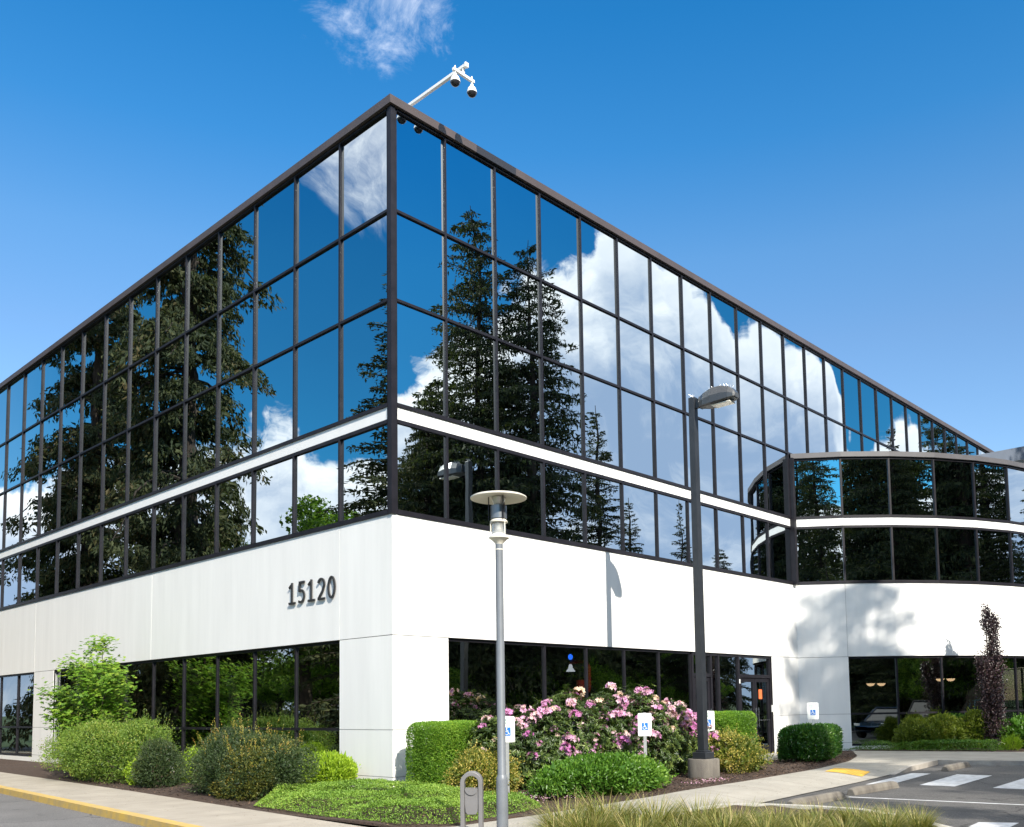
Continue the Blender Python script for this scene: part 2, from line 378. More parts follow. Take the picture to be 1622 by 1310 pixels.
def building():
    B = thing('office_building', 'white and mirrored glass office building with a curved wing and number 15120 on its wall', 'building')
    rng = random.Random(5)
    # ---- walls
    wl = MB()
    g = .0065
    def panels(mb, S, u0, u1, z0, z1, ujoints=(), zjoints=()):
        mb.cur = 1; S.box(mb, u0 + (.06 if u0 == 0 else 0), u1, -.28, -.012, z0, z1); mb.cur = 0
        us = [u0] + list(ujoints) + [u1]; zs = [z0] + list(zjoints) + [z1]
        for i in range(len(us) - 1):
            for j in range(len(zs) - 1):
                a = us[i] + (g if i else 0); b = us[i + 1] - (g if i < len(us) - 2 else 0)
                c = zs[j] + (g if j else 0); d = zs[j + 1] - (g if j < len(zs) - 2 else 0)
                S.box(mb, a, b, -.05, 0, c, d)
    LEN = 34.7
    # right face: band, corner pier, pier beside the doors
    panels(wl, RS_, 0, 17.0, ZJ + g, ZW)
    panels(wl, RS_, 0, 1.475, -.2, ZJ - g, (), (.24, ZG))
    panels(wl, RS_, 15.15, 17.0, -.2, ZJ - g, (), (.24, ZG))
    # left face
    S = LS
    panels(wl, S, .052, LEN, ZJ + g, ZW, [PL, PL * 6, PL * 11, PL * 16])
    panels(wl, S, .052, PL, -.2, ZJ - g, (), (.24, ZG))
    panels(wl, S, PL * 10, PL * 11, -.2, ZJ - g, (), (.24, ZG))
    panels(wl, S, PL, PL * 10, -.2, .16); panels(wl, S, PL * 11, PL * 18, -.2, .16); panels(wl, S, PL * 18, LEN, -.2, ZJ - g, (), (.24, ZG))
    # wing
    for k, s in enumerate(WS):
        panels(wl, s, 0 if k else .0, s.L, ZJ + g, ZW, [s.L - .01] if k in (0, 4, 8) else [])
        if k == 0: panels(wl, s, 0, s.L, -.2, ZJ - g, (), (.24, ZG))
        else: panels(wl, s, 0, s.L, -.2, .12)
    S = RS_; panels(wl, RS_, 1.475, 10.7, -.2, .16)
    wl.obj('wall', [WHITE, mat('sealant', (.30, .30, .30), .8)], B)
    st = MB(); LS.box(st, 0.03, LEN, -.2, -.004, ZS0, ZS1); RS_.box(st, -.0, 17.0, -.2, -.004, ZS0, ZS1)
    for s in WS: s.box(st, 0, s.L, -.2, -.004, ZS0, ZS1)
    st.obj('white_band', WSTRIP, B)
    # ---- dark structure behind the glass, roofs
    core = MB()
    core.box(.35, 39.5, .35, LEN - .3, ZJ + .02, ZT - .3)
    core.obj('core', DARK, B)
    rf = MB(); rf.box(.31, 39.6, .31, LEN, ZT - .28, ZT - .1)
    rf.prism([(p.x, p.y) for p in [CEN + (q - CEN) * .985 for q in WP]] + [(38, .3), (17.1, .3)], 9.62, 9.72)
    rf.obj('roof', mat('roof_membrane', (.35, .35, .36), .8), B)
    ot = MB(); ot.box(39.3, 39.6, .3, LEN, -.2, ZT); ot.box(0.3, 39.6, LEN - .3, LEN, -.2, ZT - .3)
    ot.obj('rear_wall', WHITE, B)
    # ---- caps
    def cap(mb, S, u0, u1, z0, z1, ov=.1):
        S.box(mb, u0, u1, -.3, ov, z0, z1)
    cp = MB()
    cp.prism([(-.1, -.1), (2.35, -.1), (2.35, .3), (.3, .3), (.3, LEN), (-.1, LEN)], ZT, ZC)
    cp.box(3.62, 39.7, -.1, .3, ZT, ZC)
    cp.obj('parapet_cap', CAPM, B)
    dk = MB(); dk.box(2.352, 3.618, -.098, .3, ZT, ZC - .002); dk.obj('parapet_cap', DARKCAP, B)
    wc = MB()
    inn = [CEN + (q - CEN) * ((RW - .3) / RW) for q in WP]; outp = [CEN + (q - CEN) * ((RW + .1) / RW) for q in WP]
    for k in range(NW):
        wc.prism([tuple(outp[k]), tuple(outp[k + 1]), tuple(inn[k + 1]), tuple(inn[k])], 9.87, 10.04)
    wc.obj('wing_cap', mat('wing_cap_metal', (.10, .095, .10), .45, var=.12, vscale=2), B)
    # ---- vertical mullions
    def mull(S, u, z0, z1, w=.068, d=.05):
        m = MB(); S.box(m, u - w / 2, u + w / 2, -.06, d, z0, z1); m.obj('mullion', BRONZE, B)
    corner = MB(); corner.box(-.04, .075, -.04, .075, ZW + .002, ZT - .002); corner.box(.085, .13, -.02, .05, ZW + .002, ZT - .002); corner.box(-.02, .05, .085, .13, ZW + .002, ZT - .002)
    corner.obj('corner_post', BRONZE, B)
    NL = 18
    for i in range(1, NL + 1):
        m = MB(); LS.box(m, i * PL - .028, i * PL + .028, -.06, .032, ZW + .1, ZS0 - .082); LS.box(m, i * PL - .028, i * PL + .028, -.06, .032, ZS1 + .082, ZT - .004)
        m.obj('mullion', BRONZE, B)
    NR = 25
    for i in range(1, NR + 1):
        m = MB(); u = i * PR - .06
        if i <= 10: RS_.box(m, u - .028, u + .028, -.06, .032, ZW + .1, ZS0 - .082)
        RS_.box(m, u - .028, u + .028, -.06, .032, (ZS1 + .082) if i <= 11 else 9.9, ZT - .004)
        m.obj('mullion', BRONZE, B)
    jp = MB(); jp.box(16.72, 16.86, -.16, .05, ZW + .004, 9.868); jp.obj('corner_post', BRONZE, B)
    for k in range(1, NW):
        m = MB(); q = WP[k]; n = (q - CEN).normalized(); s = Seg(q - Vector((-n.y, n.x)) * .03, q + Vector((-n.y, n.x)) * .03, n)
        s.box(m, 0, .06, -.06, .03, ZW + .1, ZS0 - .082); s.box(m, 0, .06, -.06, .03, ZS1 + .082, 9.868)
        if k > 1: s.box(m, 0, .06, -.14, -.06, .12, ZJ - .06)
        m.obj('mullion', BRONZE, B)
    # ---- horizontal rails
    def rail(S, u0, u1, z0, z1, w1=.028, w0=-.055):
        m = MB(); S.box(m, u0, u1, w0, w1, z0, z1); m.obj('rail', BRONZE, B)
    for S, u0, u1, zs in ((LS, .13, LEN, None), (RS_, .13, 39.5, None)):
        uu = u1 if S is LS else 16.72
        rail(S, u0, uu, ZW + .003, ZW + .1); rail(S, u0, uu, ZS0 - .08, ZS0 - .002); rail(S, u0, uu, ZS1 + .002, ZS1 + .08)
        rail(S, u0, u1 if S is LS else 16.9, ZB - .029, ZB + .029, .028) if S is LS else rail(S, u0, 39.5, ZB - .029, ZB + .029, .028)
        rail(S, u0, u1, ZA - .029, ZA + .029, .028); rail(S, u0, u1, ZT - .06, ZT - .003, .03)
    for a, b, w0, w1, k0 in ((ZW + .003, ZW + .1, -.055, .026, 0), (ZS0 - .08, ZS0 - .002, -.055, .026, 0), (ZS1 + .002, ZS1 + .08, -.055, .026, 0), (9.80, 9.866, -.055, .026, 0),
                             (ZG - .03, ZG + .03, -.13, -.07, 1), (ZJ - .07, ZJ - .012, -.13, -.07, 1), (.122, .19, -.13, -.07, 1)):
        m = MB()
        for s in WS[k0:]: s.box(m, 0, s.L, w0, w1, a, b)
        m.obj('wing_rail', BRONZE, B)
    # ---- panes: (seg, u0, u1, z0, z1, w, material)
    panes = []
    def addp(S, u0, u1, z0, z1, w=-.02, m=GLASS): panes.append((S, u0, u1, z0, z1, w, m))
    for i in range(0, NL + 1):
        for z0, z1 in ((ZW + .05, ZS0), (ZS1, ZB), (ZB, ZA), (ZA, ZT)): addp(LS, i * PL, (i + 1) * PL, z0, z1)
    for i in range(0, NR + 1):
        u0 = i * PR - (.06 if i else 0); u1 = (i + 1) * PR - .06
        if i <= 10: addp(RS_, u0, u1, ZW + .05, ZS0)
        if i <= 11: addp(RS_, u0, u1, ZS1, ZB)
        addp(RS_, u0, u1, ZB, ZA); addp(RS_, u0, u1, ZA, ZT)
    for k, s in enumerate(WS):
        addp(s, 0, s.L, ZW + .05, ZS0); addp(s, 0, s.L, ZS1, 9.84)
        if k:
            addp(s, 0, s.L, ZG, ZJ - .02, -.1, GLASSL); addp(s, 0, s.L, .15, ZG, -.1, GLASSL)
    for i in list(range(1, 10)) + list(range(11, 18)):
        addp(LS, i * PL, (i + 1) * PL, ZG, ZJ - .02, -.1, GLASSL); addp(LS, i * PL, (i + 1) * PL, .18, ZG, -.1, GLASSL)
    xs = [1.475] + [i * PR - .06 for i in range(2, 8)]
    for a, b in zip(xs, xs[1:]): addp(RS_, a, b, ZG, ZJ - .02, -.1, GLASSL); addp(RS_, a, b, .18, ZG, -.1, GLASSL)
    C = Vector((-11.4, -14.9, 1.6))
    def size(p_):
        S, u0, u1, z0, z1, w, m = p_; c = S.p((u0 + u1) / 2, 0, (z0 + z1) / 2); d = C - c
        if d.dot(S.n) < 0: return 0
        return (u1 - u0) * (z1 - z0) * d.dot(S.n) / d.length ** 3
    # the 100 panes that show largest are parts; those hidden or tiny stay in one piece
    def pane_mesh(mb, p_):
        S, u0, u1, z0, z1, w, m = p_
        a = [rng.uniform(-.0038, .0038) for _ in range(3)]
        vs = [S.p(u0, w + a[0], z0), S.p(u1, w + a[1], z0), S.p(u1, w + a[1] + a[2], z1), S.p(u0, w + a[0] + a[2], z1)]
        f = (0, 1, 2, 3) if S.u.cross(Vector((0, 0, 1))).dot(S.n) > 0 else (3, 2, 1, 0)
        mb.add(vs, [f])
    panes.sort(key=size, reverse=True)
    for p_ in panes[:100]:
        mb = MB(); pane_mesh(mb, p_); mb.obj('window_pane', p_[6], B)
    for mt in (GLASS, GLASSL):
        pass
    mb = MB()
    for p_ in panes[100:]:
        mb.cur = 0 if p_[6] is GLASS else 1; pane_mesh(mb, p_)
    o = mb.obj('window_pane', [GLASS, GLASSL], B); tag(o, kind='stuff')
    # ---- ground storey mullions and rails
    for i in range(1, 18):
        if i == 10: continue
        m = MB(); LS.box(m, i * PL - .03 + (.03 if i in (1,) else 0), i * PL + .03, -.14, -.06, .16, ZJ - .06); m.obj('mullion', BRONZE, B)
    for x in xs:
        m = MB(); RS_.box(m, x, x + .06, -.14, -.06, .16, ZJ - .06); m.obj('mullion', BRONZE, B)
    for S, u0, u1 in ((LS, PL, PL * 10), (LS, PL * 11, PL * 18), (RS_, 1.475, 10.6)):
        for a, b in ((ZG - .03, ZG + .03), (ZJ - .06, ZJ - .012), (.162, .23)):
            m = MB(); S.box(m, u0, u1, -.135, -.065, a, b); m.obj('rail', BRONZE, B)
    # ---- entrance: two pairs of glass doors with side lights
    DZ = 2.36
    m = MB()
    for x in (10.66, 11.62, 12.03, 13.16, 15.06):
        RS_.box(m, x, x + .09, -.15, -.04, 0, ZJ - .012)
    RS_.box(m, 10.75, 11.62, -.15, -.04, DZ + .02, DZ + .12); RS_.box(m, 13.25, 15.06, -.15, -.04, DZ + .02, DZ + .12)
    for a, b in ((10.75, 11.62), (11.71, 12.03), (12.12, 13.16), (13.25, 15.06)): RS_.box(m, a, b, -.15, -.05, ZJ - .08, ZJ - .012)
    for a, b in ((11.71, 12.03), (12.12, 13.16)): RS_.box(m, a, b, -.15, -.05, 0.0, .1)
    m.obj('door_frame', BRONZE, B)
    for a, b, z0, z1 in ((10.75, 11.62, DZ + .12, ZJ - .08), (11.71, 12.03, .1, ZJ - .08), (12.12, 13.16, .1, ZJ - .08), (13.25, 15.06, DZ + .12, ZJ - .08)):
        mm = MB(); pane_mesh(mm, (RS_, a, b, z0, z1, -.1, GLASSL)); mm.obj('transom_pane' if z0 > 1 else 'side_pane', GLASSL, B)
    def door(u0, u1, hinge_left):
        d = MB(); s = .11
        RS_.box(d, u0, u0 + s, -.13, -.07, .02, DZ); RS_.box(d, u1 - s, u1, -.13, -.07, .02, DZ)
        RS_.box(d, u0 + s, u1 - s, -.13, -.07, .02, .26); RS_.box(d, u0 + s, u1 - s, -.13, -.07, DZ - .11, DZ)
        D = d.obj('door', BRONZE, B)
        mm = MB(); pane_mesh(mm, (RS_, u0 + s, u1 - s, .26, DZ - .11, -.1, GLASSL)); mm.obj('door_pane', GLASSL, D)
        h = MB(); hu = (u1 - .07) if hinge_left else (u0 + .07)
        h.tube([RS_.p(hu, .0, .85), RS_.p(hu, .0, 1.45)], .016)
        for z in (.9, 1.4): h.tube([RS_.p(hu, -.07, z), RS_.p(hu, 0, z)], .012)
        bar = MB(); bar.tube([RS_.p(u0 + .1, -.04, 1.05), RS_.p(u1 - .1, -.04, 1.05)], .014)
        h.obj('door_handle', CHROME, D, smooth=True); bar.obj('push_bar', CHROME, D, smooth=True)
        return D
    door(10.76, 11.61, True); door(13.26, 14.15, True); D = door(14.16, 15.05, False)
    n = MB(); RS_.box(n, 14.42, 14.62, -.095, -.088, 1.72, 2.02); n.obj('orange_notice', mat('orange_paper', (.75, .16, .05), .6), D)
    for z in (2.2, 1.15):
        n = MB(); RS_.box(n, 13.19, 13.25, -.04, -.034, z, z + .13); n.obj('white_sticker', SIGNW, B)
    n = MB(); RS_.box(n, 15.09, 15.14, -.04, -.01, 1.3, 1.52); n.obj('card_reader', SIGNW, B)
    # ---- interior of the ground storey: floor, ceiling, back walls
    it = MB()
    it.box(38.6, 38.8, .2, 7, -.1, ZJ); it.box(.32, 38.6, 7.0, 7.2, .02, ZJ); it.box(.32, 38, .32, 7, -.06, -.01)
    it.box(7.0, 7.2, 7.2, LEN - .5, .02, ZJ); it.box(.32, 7.0, 7.2, LEN - .5, -.06, -.01)
    it.prism([(p.x, p.y) for p in [CEN + (q - CEN) * .97 for q in WP]] + [(38, .3), (17.3, .3)], -.06, -.012)
    it.prism([(p.x, p.y) for p in [CEN + (q - CEN) * .975 for q in WP]] + [(38, .3), (17.3, .3)], ZJ + .03, ZJ + .2)
    it.obj('interior', DARK, B)
    # ---- penthouse roof above the wing
    T = Matrix.Translation((23.9, -2.35, 9.72)) @ Matrix.Rotation(math.radians(-26), 4, 'Z')
    ph = MB(); ph.T = T; ph.box(.9, 10, .3, 3.0, 0, .75); ph.obj('penthouse_wall', WHITE, B)
    ph = MB(); ph.T = T; ph.add([(-.6, 0, .36), (10.5, 0, 2.6), (10.5, 3.3, 2.6), (-.6, 3.3, .36), (-.6, 0, .74), (10.5, 0, 3.3), (10.5, 3.3, 3.3), (-.6, 3.3, .74)], [(3, 2, 1, 0), (4, 5, 6, 7), (0, 1, 5, 4), (1, 2, 6, 5), (2, 3, 7, 6), (3, 0, 4, 7)])
    ph.obj('penthouse_roof', mat('zinc', (.10, .12, .155), .55, var=.1, vscale=2), B)
    # ---- house number
    def ribbon(mb, pts, w, y0, y1, closed=False):
        n = len(pts); A = []; Bq = []
        for i, p in enumerate(pts):
            a = Vector(pts[i - 1 if (i or closed) else i]); c = Vector(pts[(i + 1) % n if (i < n - 1 or closed) else i])
            t = (c - a).normalized(); nn = Vector((-t.y, t.x)); A.append(Vector(p) + nn * w / 2); Bq.append(Vector(p) - nn * w / 2)
        vs = []
        for k in range(n):
            for q, w_ in ((A[k], y0), (Bq[k], y0), (A[k], y1), (Bq[k], y1)):
                vs.append(LS.p(ribbon.u0 - q.x, w_, ribbon.z0 + q.y))
        fs = []
        for k in range(n if closed else n - 1):
            a = 4 * k; b = 4 * ((k + 1) % n)
            fs += [(a, a + 1, b + 1, b), (a + 2, b + 2, b + 3, a + 3), (a, b, b + 2, a + 2), (a + 1, a + 3, b + 3, b + 1)]
        if not closed: fs += [(0, 2, 3, 1), (4 * n - 4, 4 * n - 3, 4 * n - 1, 4 * n - 2)]
        mb.add(vs, fs)
    def arc(cx, cy, rx, ry, a0, a1, n=18): return [(cx + rx * math.cos(math.radians(a0 + (a1 - a0) * t / n)), cy + ry * math.sin(math.radians(a0 + (a1 - a0) * t / n))) for t in range(n + 1)]
    num = bpy.data.objects.new('house_number', None); link(num, B)
    ribbon.z0 = 4.0
    for i, ch in enumerate('15120'):
        ribbon.u0 = 3.80 - .392 * i; d = MB(); w = .05
        if ch == '1':
            ribbon(d, [(.15, .028), (.15, .5)], w, .02, .05); ribbon(d, [(.03, .385), (.12, .45)], w * .95, .02, .049); ribbon(d, [(.02, .03), (.29, .03)], .048, .02, .048)
        if ch == '5':
            ribbon(d, [(.05, .475), (.27, .475)], .055, .02, .05); ribbon(d, [(.065, .45), (.06, .26)], .052, .02, .049)
            ribbon(d, [(.05, .285)] + arc(.115, .165, .145, .135, 88, -125), .049, .02, .048)
        if ch == '2':
            ribbon(d, arc(.145, .345, .12, .125, 160, -20) + [(.20, .2), (.045, .04)], .05, .02, .05); ribbon(d, [(.02, .03), (.29, .03)], .048, .02, .048)
        if ch == '0': ribbon(d, arc(.15, .25, .118, .222, 0, 360 - 12, 29), .05, .02, .05, True)
        d.obj('digit', BLACKN, num)
    return B
building()

# ------------------------------------------------------------------ site
def sheet(name, poly, z, m, thick=None, kind='structure', label=None, cat=None):
    mb = MB()
    if thick: mb.prism(poly, z - thick, z)
    else: mb.add([(p[0], p[1], z) for p in poly], [tuple(range(len(poly)))])
    o = mb.obj(name, m); o['kind'] = kind
    if label: o['label'] = label
    if cat: o['category'] = cat
    return o
def site():
    sheet('ground', [(-1500, -1500), (1500, -1500), (1500, 1500), (-1500, 1500)], -.30, TURF)
    # bed edge and kerb edge of the path to the doors
    bed = [(-3.62, -5.0), (-3.07, -5.33), (-1.4, -5.35), (1.43, -5.15), (2.9, -4.95), (5.36, -4.81), (9.17, -4.45), (12.2, -3.85), (14.6, -3.0), (17.2, -1.62)]
    wingbed = [(17.35, -1.75), (17.6, -2.7), (18.0, -4.4), (18.6, -6.6), (20.5, -8.6), (24, -9.6), (30, -9.6), (60, -9)]
    kerb = [(2.3, -6.72), (4.6, -6.52), (7.2, -6.32), (9.3, -6.08), (10.9, -5.85), (12.4, -5.68), (13.72, -5.55)]
    # path: a strip that dips to the asphalt along the ramp
    n = 40; top = []
    def lerp(pl, t):
        L = [0]
        for a, b in zip(pl, pl[1:]): L.append(L[-1] + math.dist(a, b))
        s = t * L[-1]
        for i in range(len(pl) - 1):
            if s <= L[i + 1] + 1e-9:
                k = (s - L[i]) / (L[i + 1] - L[i]); return (pl[i][0] + (pl[i + 1][0] - pl[i][0]) * k, pl[i][1] + (pl[i + 1][1] - pl[i][1]) * k)
        return pl[-1]
    def sm(x, a, b): t = max(0, min(1, (x - a) / (b - a))); return t * t * (3 - 2 * t)
    low = [(-1.6, -6.75), (-.2, -6.9), (1.2, -6.85)] + kerb
    bedl = bed[1:]
    vs = []; fs = []; m = 6
    for i in range(n + 1):
        a = lerp(bedl, i / n); b = lerp(low, i / n)
        drop = -.105 * (sm(b[0], 1.0, 2.4) * (1 - sm(b[0], 9.4, 11.2)))
        for j in range(m + 1):
            k = j / m; vs.append((a[0] + (b[0] - a[0]) * k, a[1] + (b[1] - a[1]) * k, drop * sm(k, .35, 1)))
    for i in range(n):
        for j in range(m):
            q = i * (m + 1) + j; fs.append((q, q + m + 1, q + m + 2, q + 1))
    mb = MB(); mb.add(vs, fs)
    mb.add([(-3.07, -5.33, 0), (-1.6, -6.75, 0), (-2.0, -6.72, 0), (-4.1, -7.2, 0), (-3.95, -5.2, 0), (-3.62, -5.0, 0)], [(0, 5, 4, 3, 2, 1)])
    # far arm of the path along the wing
    mb.add([(p[0], p[1], 0) for p in [(13.72, -5.55), (17.2, -1.62)] + wingbed[:-1] + [(60, -9.0), (60, -11), (24, -11.4), (18.5, -10.6), (15.8, -9.2), (14.5, -7.8)]], [tuple(range(0, 15))][::-1])
    o = mb.obj('path', PATHM); o['kind'] = 'structure'
    if o.data.polygons[0].normal.z < 0: pass
    # kerb of the far arm
    ks = [(9.6, -6.02), (10.9, -5.85), (12.4, -5.68), (13.72, -5.55), (13.98, -7.0), (14.5, -7.8), (15.8, -9.2), (18.5, -10.6), (24, -11.4), (60, -11)]
    mb = MB()
    P = [Vector(q) for q in ks]; O = []
    for i, q in enumerate(P):
        t = (P[min(i + 1, len(P) - 1)] - P[max(i - 1, 0)]).normalized(); O.append(q + Vector((t.y, -t.x)) * .15)
    for i in range(len(P) - 1):
        h0 = -.1 + .105 * sm(P[i].x, 9.5, 11.2); h1 = -.1 + .105 * sm(P[i + 1].x, 9.5, 11.2)
        a, b, c, d = P[i], P[i + 1], O[i + 1], O[i]
        mb.add([(a.x, a.y, -.3), (b.x, b.y, -.3), (c.x, c.y, -.3), (d.x, d.y, -.3), (a.x, a.y, h0), (b.x, b.y, h1), (c.x, c.y, h1), (d.x, d.y, h0)],
               [(3, 2, 1, 0), (4, 5, 6, 7), (0, 1, 5, 4), (1, 2, 6, 5), (2, 3, 7, 6), (3, 0, 4, 7)])
    o = mb.obj('kerb', CONC); o['kind'] = 'structure'
    # parking lot
    sheet('parking_lot', [(1.0, -6.0), (13.8, -5.2), (20, -8), (60, -8), (75, -8), (75, -34), (-4.0, -34), (-3.95, -13.5), (-1.8, -11.8), (-.2, -10.0), (.9, -8)], -.12, ASPH)
    # painted markings
    mb = MB()
    def bar(p): mb.add([(q[0], q[1], -.116) for q in p], [(0, 1, 2, 3)])
    bar([(7.0, -6.60), (10.4, -6.22), (10.5, -6.64), (7.45, -7.0)]); bar([(7.42, -7.55), (10.53, -7.22), (10.55, -7.98), (7.45, -8.24)])
    bar([(7.5, -8.93), (10.3, -8.75), (10.3, -9.55), (7.5, -9.85)]); bar([(7.4, -10.5), (10.2, -10.3), (10.2, -11.1), (7.4, -11.4)])
    bar([(4.40, -7.42), (4.50, -7.42), (5.0, -12.5), (4.90, -12.5)])
    bar([(1.57, -10.45), (2.14, -10.40), (2.36, -10.86), (1.80, -10.90)])
    o = mb.obj('road_markings', MARK); o['kind'] = 'structure'
    mb = MB(); vs = []
    for i in range(7):
        for j in range(6):
            a, b = i / 6, j / 5; x = 8.41 + 1.12 * b + .05 * a; y = -5.02 + .30 * b - .86 * a
            yb = -4.81 + (x - 5.36) * .0945; yk = -6.21 + (x - 8) * .095; k = (yb - y) / (yb - yk)
            vs.append((x, y, .008 - .105 * sm(k, .35, 1)))
    mb.add(vs, [(i * 6 + j, (i + 1) * 6 + j, (i + 1) * 6 + j + 1, i * 6 + j + 1) for i in range(6) for j in range(5)])
    for k in range(0, len(vs) - 6):
        if k % 6 == 5: continue
        for dx, dy in ((.25, .25), (.75, .25), (.25, .75), (.75, .75)):
            p0, p1, p2 = Vector(vs[k]), Vector(vs[k + 1]), Vector(vs[k + 6]); c = p0 + (p1 - p0) * dx + (p2 - p0) * dy
            mb.lathe([(.022, 0), (.012, .006)], tuple(c), 6)
    o = mb.obj('yellow_pad', YPAD); tag(o, 'yellow tactile warning pad set in the concrete ramp beside the parking lot', 'warning pad')
    # left sidewalk, yellow kerb and road
    def wl(y, off): return (-4.92 + .077 * (y - .5) + off, y)
    ys = [-16, -10, -5, 0, 5, 12, 20, 40]
    inner = [wl(y, 0) for y in ys]; up = [(-4.2, -16), (-4.15, -10), (-3.85, -5), (-3.52, 0), (-3.14, 5), (-2.72, 12), (-2.3, 20), (-1.6, 40)]
    sheet('sidewalk', inner + up[::-1], 0, WALKM, .28)
    mb = MB()
    for a, b in zip(ys, ys[1:]):
        mb.add([(*wl(a, -.002), -.3), (*wl(a, -.17), -.3), (*wl(b, -.17), -.3), (*wl(b, -.002), -.3), (*wl(a, -.002), .004), (*wl(a, -.16), -.004), (*wl(b, -.16), -.004), (*wl(b, -.002), .004)],
               [(0, 3, 2, 1), (4, 5, 6, 7), (0, 1, 5, 4), (1, 2, 6, 5), (2, 3, 7, 6), (3, 0, 4, 7)])
    o = mb.obj('yellow_kerb', YKERB); o['kind'] = 'structure'
    sheet('road', [wl(y, -.1) for y in ys] + [(-14, 40), (-14, -60), (-4.0, -60), (-4.0, -34), (-4.2, -17)], -.125, ROADM)
    # planting bed: a gently uneven mulch surface
    def bedmesh(name, poly, seed, z=0.0):
        xs = [p[0] for p in poly]; yy = [p[1] for p in poly]
        from mathutils.geometry import delaunay_2d_cdt
        rs = np.random.RandomState(seed); pts = [Vector(p) for p in poly]; ne = len(pts)
        def inside(x, y):
            c = False; j = ne - 1
            for i in range(ne):
                a, b = poly[i], poly[j]
                if (a[1] > y) != (b[1] > y) and x < (b[0] - a[0]) * (y - a[1]) / (b[1] - a[1]) + a[0]: c = not c
                j = i
            return c
        for k in range(1400):
            x = rs.uniform(min(xs), max(xs)); y = rs.uniform(min(yy), max(yy))
            if inside(x, y): pts.append(Vector((x, y)))
        r = delaunay_2d_cdt(pts, [(i, (i + 1) % ne) for i in range(ne)], [], 1, 1e-4)
        V = [(v.x, v.y, z + (0 if i < ne else rs.uniform(-.0, .05))) for i, v in enumerate(r[0])]
        me = bpy.data.meshes.new(name); me.from_pydata(V, [], [tuple(f) for f in r[2]]); me.materials.append(MULCH); me.update()
        o = bpy.data.objects.new(name, me); link(o); o['kind'] = 'structure'; return inside
    p1 = [(0.02, -.02), (0.02, 12), (.02, 30), (-2.15, 30), (-2.3, 20), (-2.72, 12), (-3.14, 5), (-3.52, 0), (-3.62, -1.9), (-3.62, -5.0), (-3.07, -5.33), (-1.4, -5.35), (1.43, -5.15), (2.9, -4.95), (5.36, -4.81), (9.17, -4.45), (12.2, -3.85), (14.6, -3.0), (17.2, -1.62), (16.95, -.02), (15.2, -.02), (15.1, -1.6), (10.6, -1.9), (10.6, -.02)]
    ins = bedmesh('planting_bed', p1, 3, -.01)
    sheet('entrance_paving', [(10.6, -.02), (10.6, -1.95), (15.12, -1.65), (15.2, -.02)], .004, PATHM)
    wing_in = [(p.x, p.y) for p in WP[:8]]
    p2 = wingbed[:6] + wing_in[::-1][0:7] + [(17.3, -.75)]
    bedmesh('planting_bed', [(17.35, -1.75), (17.6, -2.7), (18.0, -4.4), (18.6, -6.6), (20.5, -8.6), (24, -9.6), (27.5, -9.6)] + [tuple(CEN + (WP[k] - CEN) * 1.001) for k in range(8, 0, -1)] , 4, -.01)
    isl = [(-2.4, -6.85), (-.2, -7.0), (1.0, -7.0), (1.35, -7.5), (1.5, -8.2), (1.5, -8.9), (1.1, -9.6), (.2, -10.6), (-1.4, -12.2), (-3.9, -14.2), (-4.1, -7.4)]
    bedmesh('planting_bed', isl, 5, -.02)
    # light concrete kerb round the island
    mb = MB(); P = [Vector(q) for q in [(-.2, -7.0), (1.0, -7.02), (1.35, -7.5), (1.5, -8.2), (1.5, -8.9), (1.1, -9.6), (.2, -10.6), (-1.4, -12.2), (-3.9, -14.2)]]
    for i in range(len(P) - 1):
        def off(i, w):
            t = (P[min(i + 1, len(P) - 1)] - P[max(i - 1, 0)]).normalized(); return P[i] + Vector((-t.y, t.x)) * w
        a, b, c, d = P[i], P[i + 1], off(i + 1, .16), off(i, .16)
        mb.add([(a.x, a.y, -.3), (b.x, b.y, -.3), (c.x, c.y, -.3), (d.x, d.y, -.3), (a.x, a.y, .03), (b.x, b.y, .03), (c.x, c.y, .03), (d.x, d.y, .03)],
               [(0, 1, 2, 3), (7, 6, 5, 4), (4, 5, 1, 0), (5, 6, 2, 1), (6, 7, 3, 2), (7, 4, 0, 3)])
    o = mb.obj('island_kerb', mat('pale_kerb', (.42, .40, .36), .8, var=.15, vscale=6, bump=.3)); o['kind'] = 'structure'
    # bark chips over the beds
    rs = np.random.RandomState(9); P = []
    while len(P) < 26000:
        x = rs.uniform(-3.6, 17); y = rs.uniform(-5.3, 8 if x < 0 else .2)
        if ins(x, y): P.append((x, y, rs.uniform(.0, .055)))
    P = np.array(P); n = len(P); a = rs.uniform(0, 6.28, n); D = np.stack([np.cos(a), np.sin(a), rs.uniform(-.4, .4, n)], 1)
    N = np.stack([rs.normal(0, .35, n), rs.normal(0, .35, n), np.ones(n)], 1)
    V, F = leaves(rs, P, D, N, rs.uniform(.03, .085, n), rs.uniform(.012, .03, n), .1)
    chip = leafmat('bark_chip', [(0, (.02, .013, .010)), (.6, (.065, .038, .025)), (1, (.16, .10, .065))], .9, 0)
    o = np_mesh('bark_mulch', V, F, chip, None, np.repeat(rs.rand(n), 4)); tag(o, 'dark brown bark mulch scattered over the planting beds', 'mulch', kind='stuff')
    # fallen petals under the rhododendron
    P = np.stack([rs.normal(.6, .75, 900), rs.normal(-3.85, .3, 900), rs.uniform(.05, .10, 900)], 1)
    P2 = np.stack([rs.normal(4.3, .35, 160), rs.normal(-4.55, .12, 160), rs.uniform(.04, .08, 160)], 1); P = np.concatenate([P, P2]); P = P[(P[:, 1] > -5.3)]; n = len(P)
    a = rs.uniform(0, 6.28, n); D = np.stack([np.cos(a), np.sin(a), rs.uniform(-.2, .4, n)], 1); N = np.stack([rs.normal(0, .3, n), rs.normal(0, .3, n), np.ones(n)], 1)
